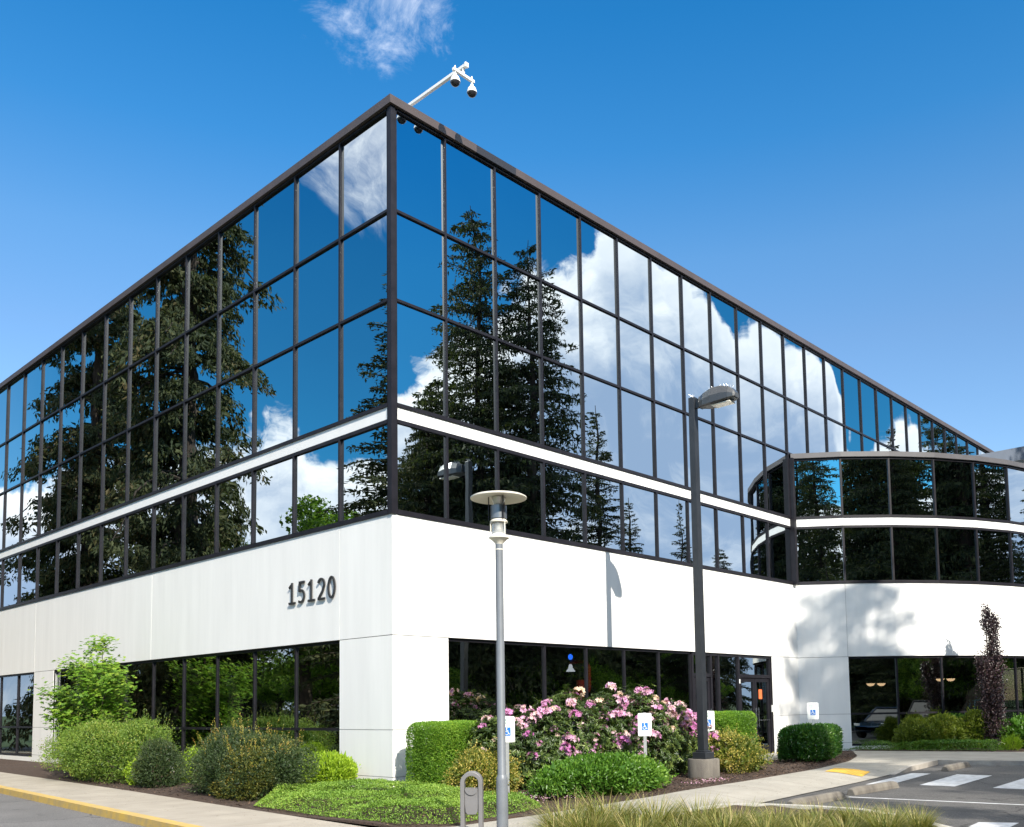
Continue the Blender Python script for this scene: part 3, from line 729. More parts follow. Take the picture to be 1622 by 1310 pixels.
    V, F = leaves(rs, P, D, N, .035, .025, .2)
    o = np_mesh('fallen_petals', V, F, leafmat('petal_dropped', [(0, (.55, .25, .42)), (1, (.75, .55, .62))], .6, .2), None, np.repeat(rs.rand(n), 4)); tag(o, 'pink petals fallen on the bed edge below the rhododendron', 'petals', kind='stuff')
def litter():
    rs = np.random.RandomState(19); n = 900
    P = np.stack([rs.uniform(-4.8, 14, n), rs.uniform(-7.5, -3.6, n), np.full(n, .006)], 1)
    P[:, 2] = np.where((P[:, 1] < -6.9) & (P[:, 0] > 2), -.112, P[:, 2]); a = rs.rand(n) * 6.28
    P = np.concatenate([P, np.stack([rs.uniform(-4.6, -3.0, 260), rs.uniform(-5, 12, 260), np.full(260, .006)], 1)]); n = len(P); a = rs.rand(n) * 6.28
    D = np.stack([np.cos(a), np.sin(a), np.zeros(n)], 1); V, F = leaves(rs, P, D, np.tile([0, 0, 1.], (n, 1)), rs.uniform(.015, .04, n), rs.uniform(.008, .02, n), .15)
    o = np_mesh('fallen_leaves', V, F, leafmat('dry_leaf', [(0, (.06, .035, .02)), (.6, (.20, .12, .05)), (1, (.34, .24, .10))], .8, .1), None, np.repeat(rs.rand(n), 4)); tag(o, 'small dry leaves strewn over the concrete paths', 'leaves', kind='stuff')
site()
litter()

# ------------------------------------------------------------------ wheel stops
def wheel_stops():
    mb = MB(); L = 1.9
    prof = [(-.09, 0), (-.085, .06), (-.055, .125), (-.03, .135), (.03, .135), (.055, .125), (.085, .06), (.09, 0)]
    nx = 12; vs = []
    for i in range(nx + 1):
        x = -L / 2 + L * i / nx; e = 1 if 0 < i < nx else .8
        vs += [(x, p[0] * (e if p[1] else 1), p[1] * (e if 1 else 1)) for p in prof]
    m = len(prof); fs = []
    for i in range(nx):
        for k in range(m - 1): fs.append((i * m + k, (i + 1) * m + k, (i + 1) * m + k + 1, i * m + k + 1))
    fs += [tuple(range(m)), tuple(range(nx * m + m - 1, nx * m - 1, -1))]
    mb.add(vs, fs)
    o = mb.obj('wheel_stop', CONCB, bevel=.012); o.location = (3.24, -7.42, -.118)
    tag(o, 'concrete wheel stop nearest the ornamental grasses', 'wheel stop', 'wheel stops at the head of the parking bays')
    for (x, y, r, lab) in ((5.72, -7.34, -.03, 'concrete wheel stop in the middle, across the head of the thin white line'), (12.3, -6.6, .05, 'concrete wheel stop farthest back, by the kerb corner')):
        c = o.copy(); col.objects.link(c); c.location = (x, y, -.118); c.rotation_euler.z = r; c['label'] = lab
wheel_stops()

# ------------------------------------------------------------------ lamps
def short_lamp():
    t = thing('street_lamp', 'slim grey lamp post with a wide cream disc above its lantern', 'street lamp', (-3.5, -6.7, 0))
    m = MB(); m.lathe([(.11, 0), (.11, .015), (.072, .02), (.071, .73), (.068, .76), (.056, .79), (.052, .8), (.047, 3.70), (.047, 3.74)]); m.obj('pole', POLE, t, smooth=True)
    m = MB(); m.lathe([(.045, 3.66), (.050, 3.665), (.050, 3.675), (.045, 3.68)]); m.lathe([(.047, 3.74), (.05, 3.75), (.10, 3.80), (.125, 3.815), (.125, 3.83), (.11, 3.835)]); m.obj('collar', CREAM, t, smooth=True)
    m = MB(); m.lathe([(.10, 3.835), (.085, 3.87), (.035, 3.92), (.03, 4.0), (.0301, 4.02)]); m.obj('reflector_cone', mat('white_enamel', (.8, .8, .78), .3), t, smooth=True)
    m = MB()
    for k in range(3):
        a = 2 * PI * k / 3 + .5; c, s = math.cos(a), math.sin(a)
        m.tube([(c * .105, s * .105, 3.83), (c * .105, s * .105, 4.03)], .008, 6)
    m.obj('lower_rod', CREAM, t)
    m = MB(); m.lathe([(.108, 4.02), (.112, 4.03), (.10, 4.05), (.06, 4.085), (.02, 4.10), (.001, 4.103)]); m.obj('lantern_cap', CREAM, t, smooth=True)
    m = MB(); m.lathe([(.085, 3.86), (.085, 4.02)], n=24); g = m.obj('lantern_glass', clear('lantern_clear', (.95, .95, .92), .15), t, smooth=True)
    m = MB(); m.lathe([(.10, 4.07), (.10, 4.24)], n=24); m.obj('louvre', mat('louvre_dark', (.20, .22, .24), .3, metal=.6), t, smooth=True)
    for k in range(3):
        a = 2 * PI * k / 3 + .2; c, s = math.cos(a), math.sin(a)
        m = MB(); m.tube([(c * .125, s * .125, 4.05), (c * .125, s * .125, 4.36)], .007, 6); m.obj('rod', BRONZE, t)
    m = MB(); m.lathe([(.05, 4.24), (.085, 4.33), (.09, 4.35), (.05, 4.36)], n=24); m.obj('upper_reflector', mat('reflector', (.7, .68, .62), .25, metal=.5), t, smooth=True)
    m = MB(); m.lathe([(.0, 4.355), (.12, 4.36), (.34, 4.335), (.352, 4.335), (.352, 4.350), (.33, 4.362), (.15, 4.40), (.0, 4.41)], n=48); m.obj('disc', CREAM, t, smooth=True)
    t.scale = (1, 1, .966)
short_lamp()

def tall_lamp():
    t = thing('street_lamp', 'tall square black lamp post with a flat shoebox head on a round concrete base', 'street lamp', (5.45, -3.70, 0))
    m = MB(); m.lathe([(.34, -.15), (.34, .40), (.325, .42), (.05, .42)], n=40); m.obj('concrete_base', CONCB, t, smooth=True)
    m = MB(); m.box(-.17, .17, -.17, .17, .42, .56); m.box(-.12, .12, -.12, .12, .56, .60); m.obj('base_cover', BLACKP, t, bevel=.01)
    m = MB(); m.add([(-.085, -.085, .6), (.085, -.085, .6), (.085, .085, .6), (-.085, .085, .6), (-.075, -.075, 8.36), (.075, -.075, 8.36), (.075, .075, 8.36), (-.075, .075, 8.36)], [(3, 2, 1, 0), (4, 5, 6, 7), (0, 1, 5, 4), (1, 2, 6, 5), (2, 3, 7, 6), (3, 0, 4, 7)]); m.obj('pole', BLACKP, t, bevel=.008)
    m = MB(); m.box(-.04, .04, -.22, -.075, 8.1, 8.3); m.obj('bracket', BLACKP, t)
    # head reaches out towards -y
    m = MB(); st = [(-.20, .09, 8.08, 8.32), (-.34, .17, 8.06, 8.36), (-.55, .20, 8.05, 8.42), (-.78, .195, 8.06, 8.42), (-.98, .17, 8.08, 8.36), (-1.08, .12, 8.10, 8.27), (-1.12, .07, 8.12, 8.20)]
    vs = []
    for y, w, z0, z1 in st: vs += [(-w, y, z0 + .02), (-w * .8, y, z0), (w * .8, y, z0), (w, y, z0 + .02), (w, y, (z0 + z1) / 2), (w * .7, y, z1), (-w * .7, y, z1), (-w, y, (z0 + z1) / 2)]
    fs = [tuple(range(8)), tuple(range(len(vs) - 1, len(vs) - 9, -1))]
    for i in range(len(st) - 1):
        for k in range(8): fs.append((i * 8 + k, i * 8 + (k + 1) % 8, (i + 1) * 8 + (k + 1) % 8, (i + 1) * 8 + k))
    m.add(vs, fs); H = m.obj('lamp_head', mat('head_paint', (.05, .053, .058), .35, coat=.3), t, bevel=.012)
    m = MB(); m.box(-.125, .125, -1.0, -.55, 8.025, 8.052); m.obj('lens', mat('lens_glass', (.75, .72, .62), .12), H, bevel=.008)
    m = MB(); rs = random.Random(3)
    for k in range(26):
        y = -.35 - .7 * k / 26; x = rs.uniform(-.08, .08); z = 8.36 if y > -.45 or y < -.9 else 8.41
        m.tube([(x, y, z - .02), (x + rs.uniform(-.05, .05), y + rs.uniform(-.05, .05), z + .07)], .0022, 4)
    for k in range(6): m.tube([(rs.uniform(-.05, .05), rs.uniform(-.05, .05), 8.35), (rs.uniform(-.08, .08), rs.uniform(-.08, .08), 8.44)], .0022, 4)
    m.obj('bird_spikes', mat('spike_steel', (.8, .8, .82), .3, metal=.8), t)
tall_lamp()

def bin_():
    t = thing('litter_bin', 'grey arched metal bin with a round top opening at the path corner', 'bin', (-4.57, -7.33, 0), math.radians(-47))
    # an arch of flat bar, then the slung container
    r = .120; H = .90; w = .045; d = .09
    pts = [(-r + w / 2, 0)] + [(-(r - w / 2) * math.cos(a), H - r + (r - w / 2) * math.sin(a)) for a in [PI * k / 16 for k in range(17)]] + [(r - w / 2, 0)]
    m = MB(); vs = []; n = len(pts)
    for i, (x, z) in enumerate(pts):
        a = Vector(pts[max(i - 1, 0)]); b = Vector(pts[min(i + 1, n - 1)]); tt = (b - a).normalized(); nn = Vector((-tt.y, tt.x)) * w / 2
        for q, y in ((nn, -d), (-nn, -d), (-nn, d), (nn, d)): vs.append((x + q.x, y, z + q.y))
    fs = [(0, 1, 2, 3), (4 * n - 1, 4 * n - 2, 4 * n - 3, 4 * n - 4)]
    for i in range(n - 1):
        for k in range(4): fs.append((i * 4 + k, (i + 1) * 4 + k, (i + 1) * 4 + (k + 1) % 4, i * 4 + (k + 1) % 4))
    m.add(vs, fs); m.obj('arch_frame', BIN, t, bevel=.006)
    m = MB(); prof = [(.0745, .72), (.0745, .56), (.066, .47), (.045, .44), (-.045, .44), (-.066, .47), (-.0745, .56), (-.0745, .72)]
    vs = [(x, -.075, z) for x, z in prof] + [(x, .075, z) for x, z in prof]; k = len(prof)
    m.add(vs, [tuple(range(k)), tuple(range(2 * k - 1, k - 1, -1))] + [(i, i + k, (i + 1) % k + k, (i + 1) % k) for i in range(k)]); m.obj('container', BIN, t, bevel=.006)
    m = MB(); m.T = Matrix.Translation((0, -.078, .72)) @ Matrix.Rotation(PI / 2, 4, 'X')
    m.prism([(.07 * math.cos(a), .07 * math.sin(a)) for a in [PI + PI * q / 14 for q in range(15)]], 0, .012); m.obj('flap', BIN, t)
bin_()

# ------------------------------------------------------------------ signs
def text_mesh(s, size, ext=.001):
    cu = bpy.data.curves.new('t', 'FONT'); cu.body = s; cu.size = size; cu.align_x = 'CENTER'; cu.extrude = ext; cu.resolution_u = 2
    o = bpy.data.objects.new('t', cu); col.objects.link(o)
    dg = bpy.context.evaluated_depsgraph_get(); me = bpy.data.meshes.new_from_object(o.evaluated_get(dg)); bpy.data.objects.remove(o); bpy.data.curves.remove(cu); return me
def signs():
    G = 'disabled parking signs along the planting bed'
    t = thing('parking_sign', 'white disabled parking sign half hidden behind the slim lamp post', 'sign', (.11, -3.13, 0), math.radians(-18), G)
    W, H = .152, .228; zc = 1.20
    m = MB(); m.box(-.022, .022, .004, .03, 0, 1.44); m.box(-.035, -.022, .002, .006, 0, 1.44); m.box(.022, .035, .002, .006, 0, 1.44); m.obj('post', GALV, t)
    pl = []; r = .03
    for cx, cy, a0 in ((W - r, H - r, 0), (-W + r, H - r, 90), (-W + r, -H + r, 180), (W - r, -H + r, 270)):
        pl += [(cx + r * math.cos(math.radians(a0 + q * 22.5)), cy + r * math.sin(math.radians(a0 + q * 22.5))) for q in range(5)]
    m = MB(); n = len(pl)
    m.add([(x, -.002, zc + z) for x, z in pl] + [(x, .001, zc + z) for x, z in pl], [tuple(range(n)), tuple(range(2 * n - 1, n - 1, -1))] + [(i, i + n, (i + 1) % n + n, (i + 1) % n) for i in range(n)])
    P = m.obj('sign_plate', SIGNW, t)
    m = MB(); m.box(-.068, .068, -.0045, -.002, zc - .115, zc + .035); m.obj('blue_panel', BLUE, P)
    # access symbol
    m = MB()
    def rib(pts, w, y=-.0065):
        for a, b in zip(pts, pts[1:]):
            a = Vector(a); b = Vector(b); t_ = (b - a).normalized(); nn = Vector((-t_.y, t_.x)) * w / 2; a2 = a - t_ * w * .3; b2 = b + t_ * w * .3
            m.add([(a2.x - nn.x, y, zc - .04 + a2.y - nn.y), (b2.x - nn.x, y, zc - .04 + b2.y - nn.y), (b2.x + nn.x, y, zc - .04 + b2.y + nn.y), (a2.x + nn.x, y, zc - .04 + a2.y + nn.y)], [(0, 1, 2, 3)])
    m.add([(-.012 + .012 * math.cos(a), -.0065, zc - .04 + .055 + .012 * math.sin(a)) for a in [2 * PI * q / 12 for q in range(12)]], [tuple(range(12))])
    rib([(-.012, .04), (-.008, -.005), (.022, -.005), (.034, -.045), (.048, -.04)], .011)
    rib([(-.01, .018), (.018, .018)], .009)
    rib([(-.012 + .033 * math.cos(math.radians(a)), -.022 + .033 * math.sin(math.radians(a))) for a in range(120, 341, 20)], .009)
    m.obj('access_symbol', SIGNW, P)
    tm = text_mesh('RESERVED\nPARKING', .052); tm.materials.append(GREENL)
    o = bpy.data.objects.new('lettering', tm); link(o, P); o.rotation_euler = (PI / 2, 0, 0); o.location = (0, -.004, zc + .145)
    m = MB()
    m.lathe([(.006, 0), (.006, .004), (.0, .005)], n=8); b = m.obj('bolt', GALV, P); b.rotation_euler = (PI / 2, 0, 0); b.location = (0, -.002, zc - .19)
    b2 = b.copy(); col.objects.link(b2); b2.location.z = zc + .21
    for (x, y, r, lab) in ((3.42, -3.68, -26, 'white disabled parking sign on a thin post in front of the pink rhododendron'),
                           (6.75, -3.0, -42, 'white disabled parking sign beside the tall black lamp post'),
                           (12.12, -2.9, -58, 'white disabled parking sign behind the dark laurel hedge, before the shaded wall')):
        c = copy_tree(t); c.location = (x, y, .15 if x > 10 else 0); c.rotation_euler.z = math.radians(r); c['label'] = lab
signs()

# ------------------------------------------------------------------ roof cameras on their boom
def roof_cameras():
    t = thing('camera_boom', 'white roof boom holding two domed security cameras over the building corner', 'security camera', (1.26, 1.2, ZT - .1))
    def W(p): return Vector(p) - Vector(t.location)
    m = MB(); z = 15.32
    m.tube([W((1.26, 1.2, 14.2)), W((1.26, 1.2, 15.22))], .05, 8); m.box(-.035, .035, -2.18, .1, z - t.location.z - .035, z - t.location.z + .035); m.box(-.045, .045, -2.20, -2.15, z - t.location.z - .05, z - t.location.z + .05); m.obj('boom', WHITE, t, bevel=.004)
    m = MB(); zz = z - t.location.z - .19; y = -.88 - t.location.y
    m.box(-.30, .30, y - .03, y + .03, zz - .03, zz + .03); m.tube([(0, y, zz), (0, y, zz + .18)], .03, 8); m.obj('cross_arm', WHITE, t, bevel=.004)
    for sx in (-.24, .24):
        m = MB(); m.lathe([(.014, .28), (.014, .14), (.028, .13), (.034, .10), (.07, .055), (.088, .0), (.092, -.03), (.075, -.032)], n=24)
        h = m.obj('camera_housing', WHITE, t, smooth=True); h.location = (sx, y, zz - .24); h.scale = (1.2, 1.2, 1.2)
        m = MB(); m.lathe([(.086, -.031), (.08, -.06), (.055, -.09), (.02, -.105), (.001, -.107)], n=24); m.obj('dome', mat('smoked_dome', (.03, .03, .035), .08), h, smooth=True)
roof_cameras()

# interior pieces behind the ground storey glass
def interior_things():
    warm = emit('lamp_bowl', (1.0, .66, .36), 1.5)
    t = None
    spots = [(20.3, -1.0, 2.22, 'left one of the warm bowl lamps hanging by the curved wall, behind glass'), (20.62, -1.25, 2.22, 'second warm bowl lamp from the left, hanging behind the wing glass'), (22.6, -2.6, 2.36, 'third warm bowl lamp behind the wing glass, left of the pair'), (22.95, -2.85, 2.36, 'rightmost warm bowl lamp hanging behind the wing glass')]
    for i, (x, y, z, lab) in enumerate(spots):
        if t is None:
            t = thing('pendant_lamp', lab, 'pendant lamp', (x, y, z), 0, 'bowl lamps behind the wing glass')
            m = MB(); m.lathe([(.001, -.10), (.08, -.085), (.13, -.04), (.15, 0), (.14, .0), (.05, -.02)], n=20); m.obj('lamp_shade', warm, t, smooth=True)
            m = MB(); m.tube([(0, 0, -.02), (0, 0, .8)], .006, 6); m.obj('cord', BLACKP, t)
        else:
            c = copy_tree(t); c.location = (x, y, z); c['label'] = lab
    t = thing('gooseneck_lamp', 'red gooseneck stand with a small white bell shade and blue light, inside the glass', 'lamp', (6.5, .78, .33), math.radians(-42))
    m = MB(); m.tube([(.32, 0, 1.75), (.32, 0, 2.25), (.29, 0, 2.36), (.2, 0, 2.41), (-.12, 0, 2.41), (-.16, 0, 2.36)], .045, 12); m.tube([(.32, 0, 1.75), (.3, 0, 1.64), (.2, 0, 1.6), (.1, 0, 1.6)], .045, 12); m.obj('gooseneck', RED, t, smooth=True)
    m = MB(); m.tube([(0.1, 0, -.33), (0.1, 0, 1.93)], .12, 18); m.obj('stand', RED, t, smooth=True)
    m = MB(); m.lathe([(.03, 2.34), (.05, 2.3), (.06, 2.24), (.12, 2.16), (.12, 2.15), (.02, 2.16)], c=(-.16, 0, 0), n=20); m.obj('lamp_shade', emit('bell_white', (.8, .85, .9), 1.0), t, smooth=True)
    m = MB(); m.lathe([(.03, 2.46), (.06, 2.5), (.06, 2.56), (.02, 2.6)], c=(-.16, 0, 0), n=16); m.obj('blue_bulb', emit('blue_light', (.02, .15, .9), 2.5), t, smooth=True)
interior_things()

# ------------------------------------------------------------------ plants
LM = dict(
    abelia=leafmat('abelia_leaf', [(0, (.05, .10, .012)), (.5, (.13, .22, .03)), (.85, (.26, .33, .05)), (1, (.30, .22, .07))]),
    dark=leafmat('dark_leaf', [(0, (.018, .035, .012)), (.55, (.05, .085, .028)), (.85, (.10, .13, .04)), (1, (.18, .11, .04))]),
    olive=leafmat('olive_leaf', [(0, (.05, .07, .012)), (.5, (.13, .14, .025)), (.85, (.27, .24, .04)), (1, (.36, .22, .05))]),
    shoot=leafmat('shoot_leaf', [(0, (.16, .17, .03)), (.6, (.36, .33, .06)), (1, (.42, .22, .06))]),
    lime=leafmat('lime_leaf', [(0, (.16, .28, .015)), (.6, (.34, .48, .03)), (1, (.50, .58, .08))], trans=.35),
    cover=leafmat('cover_leaf', [(0, (.08, .17, .02)), (.6, (.20, .34, .045)), (1, (.34, .46, .08))]),
    hedge=leafmat('hedge_leaf', [(0, (.05, .13, .01)), (.6, (.15, .30, .025)), (1, (.34, .46, .05))]),
    vari=leafmat('variegated_leaf', [(0, (.06, .11, .02)), (.4, (.18, .20, .03)), (.7, (.52, .42, .09)), (1, (.68, .50, .20))]),
    rhodo=leafmat('rhododendron_leaf', [(0, (.022, .045, .012)), (.5, (.06, .10, .025)), (.85, (.15, .21, .05)), (1, (.30, .36, .10))], rough=.35),
    low=leafmat('broad_leaf', [(0, (.03, .09, .01)), (.6, (.10, .22, .025)), (1, (.22, .36, .05))], rough=.35),
    laurel=leafmat('laurel_leaf', [(0, (.012, .05, .008)), (.6, (.04, .13, .018)), (1, (.16, .28, .05))], rough=.28, spec=.6),
    maple=leafmat('maple_leaf', [(0, (.06, .14, .015)), (.6, (.17, .32, .03)), (1, (.40, .50, .07))], trans=.4),
    purple=leafmat('purple_leaf', [(0, (.012, .007, .010)), (.6, (.035, .018, .024)), (1, (.11, .07, .07))], rough=.35, trans=.15),
    wing=leafmat('wing_shrub_leaf', [(0, (.06, .10, .01)), (.6, (.16, .21, .02)), (1, (.32, .34, .04))]),
    conifer=leafmat('needles', [(0, (.022, .034, .014)), (.55, (.055, .072, .026)), (.85, (.11, .115, .04)), (1, (.15, .11, .045))], rough=.7, trans=.28),
    decid=leafmat('tree_leaf', [(0, (.06, .12, .015)), (.6, (.15, .27, .035)), (1, (.30, .40, .07))], trans=.6),
    grass=leafmat('grass_blade', [(0, (.05, .095, .015)), (.45, (.16, .19, .04)), (.78, (.34, .30, .09)), (.92, (.55, .46, .24)), (1, (.30, .19, .08))], rough=.5, trans=.3),
    pink=leafmat('pink_petal', [(0, (.52, .17, .44)), (.4, (.66, .36, .58)), (.75, (.80, .60, .66)), (1, (.74, .56, .42))], rough=.5, trans=.3),
)
def stems(mb, rs, R, H, n=9, r0=.014):
    for k in range(n):
        a = rs.rand() * 6.28; q = rs.rand() ** .5 * R * .75
        mb.tube([(rs.normal(0, .05), rs.normal(0, .05), -.02), (q * .5 * math.cos(a), q * .5 * math.sin(a), H * .4), (q * math.cos(a), q * math.sin(a), H * .85)], [r0, r0 * .7, r0 * .3], 5)
def shell(rs, n, shape, depth=.3, lump=.16, lscale=3.2, seed=0, wave=None):
    """points and outward normals of a shrub; shape = (rx, ry, h, kind)"""
    rx, ry, h, kind = shape
    U = rs.normal(size=(n, 3)); U = unit(U)
    if kind == 'dome':
        U[:, 2] = np.where(U[:, 2] < -.80, -U[:, 2], U[:, 2])
        r = 1 - depth * rs.exponential(.45, n); r = np.clip(r, .25, 1.06)
        s = 1 + lump * 1.35 * vnoise(U * np.array([rx, ry, h]) , lscale * 1.6, seed) + .055 * vnoise(U * np.array([rx, ry, h]), lscale * 6, seed + 7)
        r = r * (1 + (rs.rand(n) < .09) * rs.rand(n) * .20)
        P = U * (r * s)[:, None]; P = P * np.array([rx, ry, h * .56]); P[:, 2] += h * .44
        N = U / np.array([rx, ry, h * .56])
    else:                                                   # clipped box with rounded edges
        e = kind
        Q = rs.uniform(-1, 1, (n, 3)); ax = rs.randint(0, 5, n)
        A = np.array([ry * h, ry * h, rx * h, rx * h, rx * ry * 2.0]); ax = rs.choice(5, n, p=A / A.sum())
        for i, (a, v) in enumerate(((0, 1), (0, -1), (1, 1), (1, -1), (2, 1))): Q[ax == i, a] = v
        nn = np.sign(Q) * np.abs(Q) ** 9
        Q = Q / (np.sum(np.abs(Q) ** e, axis=1) ** (1 / e))[:, None] * 1.0
        r = 1 - depth * rs.exponential(.35, n); r = np.clip(r, .3, 1.04)
        s = 1 + lump * vnoise(Q * np.array([rx, ry, h]), lscale, seed)
        P = Q * (r * s)[:, None] * np.array([rx, ry, h / 2]); P[:, 2] += h / 2; N = nn + Q * .2
    return P, unit(N)
def shrub(name, label, cat, loc, shape, m, n, L, W, seed, rz=0, depth=.3, lump=.16, up=.35, spread=.8, lscale=3.2, group=None, shoots=None, fold=.25, keep=None, dark_core=True):
    rs = np.random.RandomState(seed); t = thing(name, label, cat, loc, rz, group)
    P, N = shell(rs, n, shape, depth, lump, lscale, seed)
    ok = (P[:, 2] > -.02)
    if keep is not None: ok &= keep(P)
    P, N = P[ok], N[ok]; n = len(P)
    # larger leaves deeper inside close the view through the plant
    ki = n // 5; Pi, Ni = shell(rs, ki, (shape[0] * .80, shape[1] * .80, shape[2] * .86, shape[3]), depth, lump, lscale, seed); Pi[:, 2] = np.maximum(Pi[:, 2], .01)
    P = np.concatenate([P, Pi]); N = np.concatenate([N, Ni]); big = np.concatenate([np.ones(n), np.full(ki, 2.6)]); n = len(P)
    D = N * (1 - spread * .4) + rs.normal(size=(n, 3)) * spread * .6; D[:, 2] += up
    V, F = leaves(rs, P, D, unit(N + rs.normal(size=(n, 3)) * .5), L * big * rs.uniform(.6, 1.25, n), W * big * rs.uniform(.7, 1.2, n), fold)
    # leaf tone: random and patchy; inner leaves painted darker, as shade inside the plant
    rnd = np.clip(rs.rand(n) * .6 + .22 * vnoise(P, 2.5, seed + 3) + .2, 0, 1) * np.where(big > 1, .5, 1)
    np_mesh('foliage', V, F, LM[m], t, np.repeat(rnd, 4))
    sb = MB(); stems(sb, rs, min(shape[0], shape[1]), shape[2], 9); sb.obj('stems', STEM, t)
    if shoots:
        sm_, k, sl = shoots; Ps = []; Ds = []; R_ = []
        for i in range(k):
            j = rs.randint(n)
            while P[j, 2] < shape[2] * .62 or big[j] > 1: j = rs.randint(n)
            d = unit((N[j] * .35 + np.array([rs.normal(0, .25), rs.normal(0, .25), 1.0]))[None])[0]; ln = sl * rs.uniform(.4, 1.2)
            for q in range(12):
                Ps.append(P[j] + d * ln * q / 11); Ds.append(d * .6 + rs.normal(size=3) * .5); R_.append(rs.rand())
        Ps, Ds = np.array(Ps), np.array(Ds); V, F = leaves(rs, Ps, Ds, rs.normal(size=Ps.shape), .032, .016, .2)
        np_mesh('young_shoots', V, F, LM[sm_], t, np.repeat(np.array(R_), 4))
    return t

def plants():
    # left face
    shrub('shrub', 'large spreading green shrub below the maple, left of the small round bushes', 'shrub', (-2.05, 8.3, 0), (1.15, 2.6, 1.42, 'dome'), 'abelia', 26000, .045, .024, 11, lump=.15, lscale=2.4, shoots=('abelia', 150, .38))
    shrub('shrub', 'dark round bush at the sidewalk edge between the big green shrub and the lime one', 'shrub', (-2.45, 5.0, 0), (.52, .60, .94, 'dome'), 'dark', 9000, .034, .018, 12, lump=.15, shoots=('dark', 50, .16))
    shrub('shrub', 'bright lime bush squeezed behind the dark round bush and the wide mixed one', 'shrub', (-1.35, 5.35, 0), (.42, .6, .78, 'dome'), 'lime', 5000, .05, .026, 13, lump=.12)
    shrub('shrub', 'small lime seedling bush peeking out left of the dark round bush', 'shrub', (-2.30, 6.1, 0), (.3, .38, .62, 'dome'), 'lime', 1800, .05, .026, 14, lump=.12)
    shrub('shrub', 'wide mixed dark bush with yellow upright shoots before the ground floor windows', 'shrub', (-2.35, 1.45, 0), (.88, 1.85, 1.22, 'dome'), 'dark', 30000, .036, .019, 15, lump=.15, lscale=2.6, shoots=('shoot', 150, .30))
    shrub('shrub', 'olive yellow bush at the front of the wide mixed one, by the sidewalk', 'shrub', (-2.75, .85, 0), (.42, .8, .84, 'dome'), 'olive', 6000, .036, .017, 115, lump=.22, lscale=2.2, shoots=('shoot', 40, .2))
    shrub('shrub', 'shaded little bush under the window between the mixed bush and the lime corner bush', 'shrub', (-.6, 3.0, 0), (.4, .7, .72, 'dome'), 'dark', 4500, .04, .02, 16)
    shrub('shrub', 'bright lime laurel bush at the foot of the white corner pier', 'shrub', (-.72, 1.18, 0), (.55, .62, .72, 'dome'), 'lime', 6500, .075, .026, 17, up=.7, lump=.10)
    # clipped hedge blocks
    shrub('hedge', 'clipped bright green hedge block at the white building corner', 'hedge', (.52, -1.12, 0), (.76, .52, 1.33, 7), 'hedge', 46000, .030, .017, 21, depth=.16, lump=.025, lscale=6)
    shrub('hedge', 'clipped green hedge block behind the tall black lamp post', 'hedge', (9.5, -1.75, 0), (.80, .55, 1.38, 7), 'hedge', 20000, .036, .020, 22, depth=.18, lump=.03, lscale=6)
    shrub('hedge', 'broad glossy dark laurel hedge beside the path in front of the shaded wall', 'hedge', (12.2, -2.75, 0), (1.55, .62, .92, 5), 'laurel', 15000, .085, .036, 23, rz=.25, depth=.3, lump=.06, up=.8)
    # variegated
    shrub('shrub', 'yellow variegated bush between the hedge block and the slim lamp post', 'shrub', (.15, -2.55, 0), (.72, .55, .78, 'dome'), 'vari', 8500, .042, .023, 31, lump=.2, shoots=('vari', 40, .25))
    shrub('shrub', 'yellow variegated bush on the dark mulch right of the concrete lamp base', 'shrub', (7.25, -3.25, 0), (.98, .72, .92, 'dome'), 'vari', 9000, .048, .026, 32, lump=.2, shoots=('vari', 40, .25), keep=lambda P: (vnoise(P, 4, 9) > -.75))
    # low leafy shrub by the path
    shrub('shrub', 'low fresh green leafy shrub under the pink rhododendron', 'shrub', (1.55, -4.10, 0), (1.65, .62, .66, 'dome'), 'low', 15000, .068, .036, 33, rz=-.08, lump=.10, lscale=4)
    # rhododendron
    t = thing('rhododendron', 'long rhododendron hedge covered in pink flower clusters in front of the dark windows', 'flowering shrub', (3.75, -2.25, 0), -.04)
    rs = np.random.RandomState(41); PP = []; NN = []
    blobs = [(-2.75, .05, .7, .75, 1.38), (-1.9, -.05, .8, .8, 1.5), (-.95, .0, .9, .85, 1.78), (.1, .05, .85, .85, 1.82), (1.1, -.1, .9, .85, 1.86), (2.1, 0, .85, .8, 1.62), (2.9, -.05, .7, .75, 1.42)]
    for i, (x, y, rx, ry, h) in enumerate(blobs):
        P, N = shell(rs, 1500, (rx, ry, h, 'dome'), .28, .13, 3, 50 + i); P = P + np.array([x, y, 0]); PP.append(P); NN.append(N)
    P = np.concatenate(PP); N = np.concatenate(NN)
    ok = np.ones(len(P), bool)
    for (x, y, rx, ry, h) in blobs:
        ok &= (((P[:, 0] - x) / rx) ** 2 + ((P[:, 1] - y) / ry) ** 2 + ((P[:, 2] - h * .46) / (h * .56)) ** 2) > .45
    ok &= P[:, 2] > .02; P, N = P[ok], N[ok]
    # whorls of long leaves
    k = 8; W_ = np.repeat(P, k, 0); Wn = np.repeat(unit(N + np.array([0, 0, .5])), k, 0); n = len(W_)
    R = rs.normal(size=(n, 3)); R = unit(R - Wn * np.sum(R * Wn, 1, keepdims=True)); D = R + Wn * rs.uniform(.1, .9, n)[:, None]
    V, F = leaves(rs, W_, D, Wn, rs.uniform(.07, .12, n), rs.uniform(.022, .034, n), .15, .15)
    base = np.repeat(np.clip(rs.rand(len(P)) * .7 + .25 * vnoise(P, 3, 8) + .12, 0, 1), k)
    np_mesh('foliage', V, F, LM['rhodo'], t, np.repeat(np.clip(base + rs.normal(0, .1, n), 0, 1), 4))
    sb = MB()
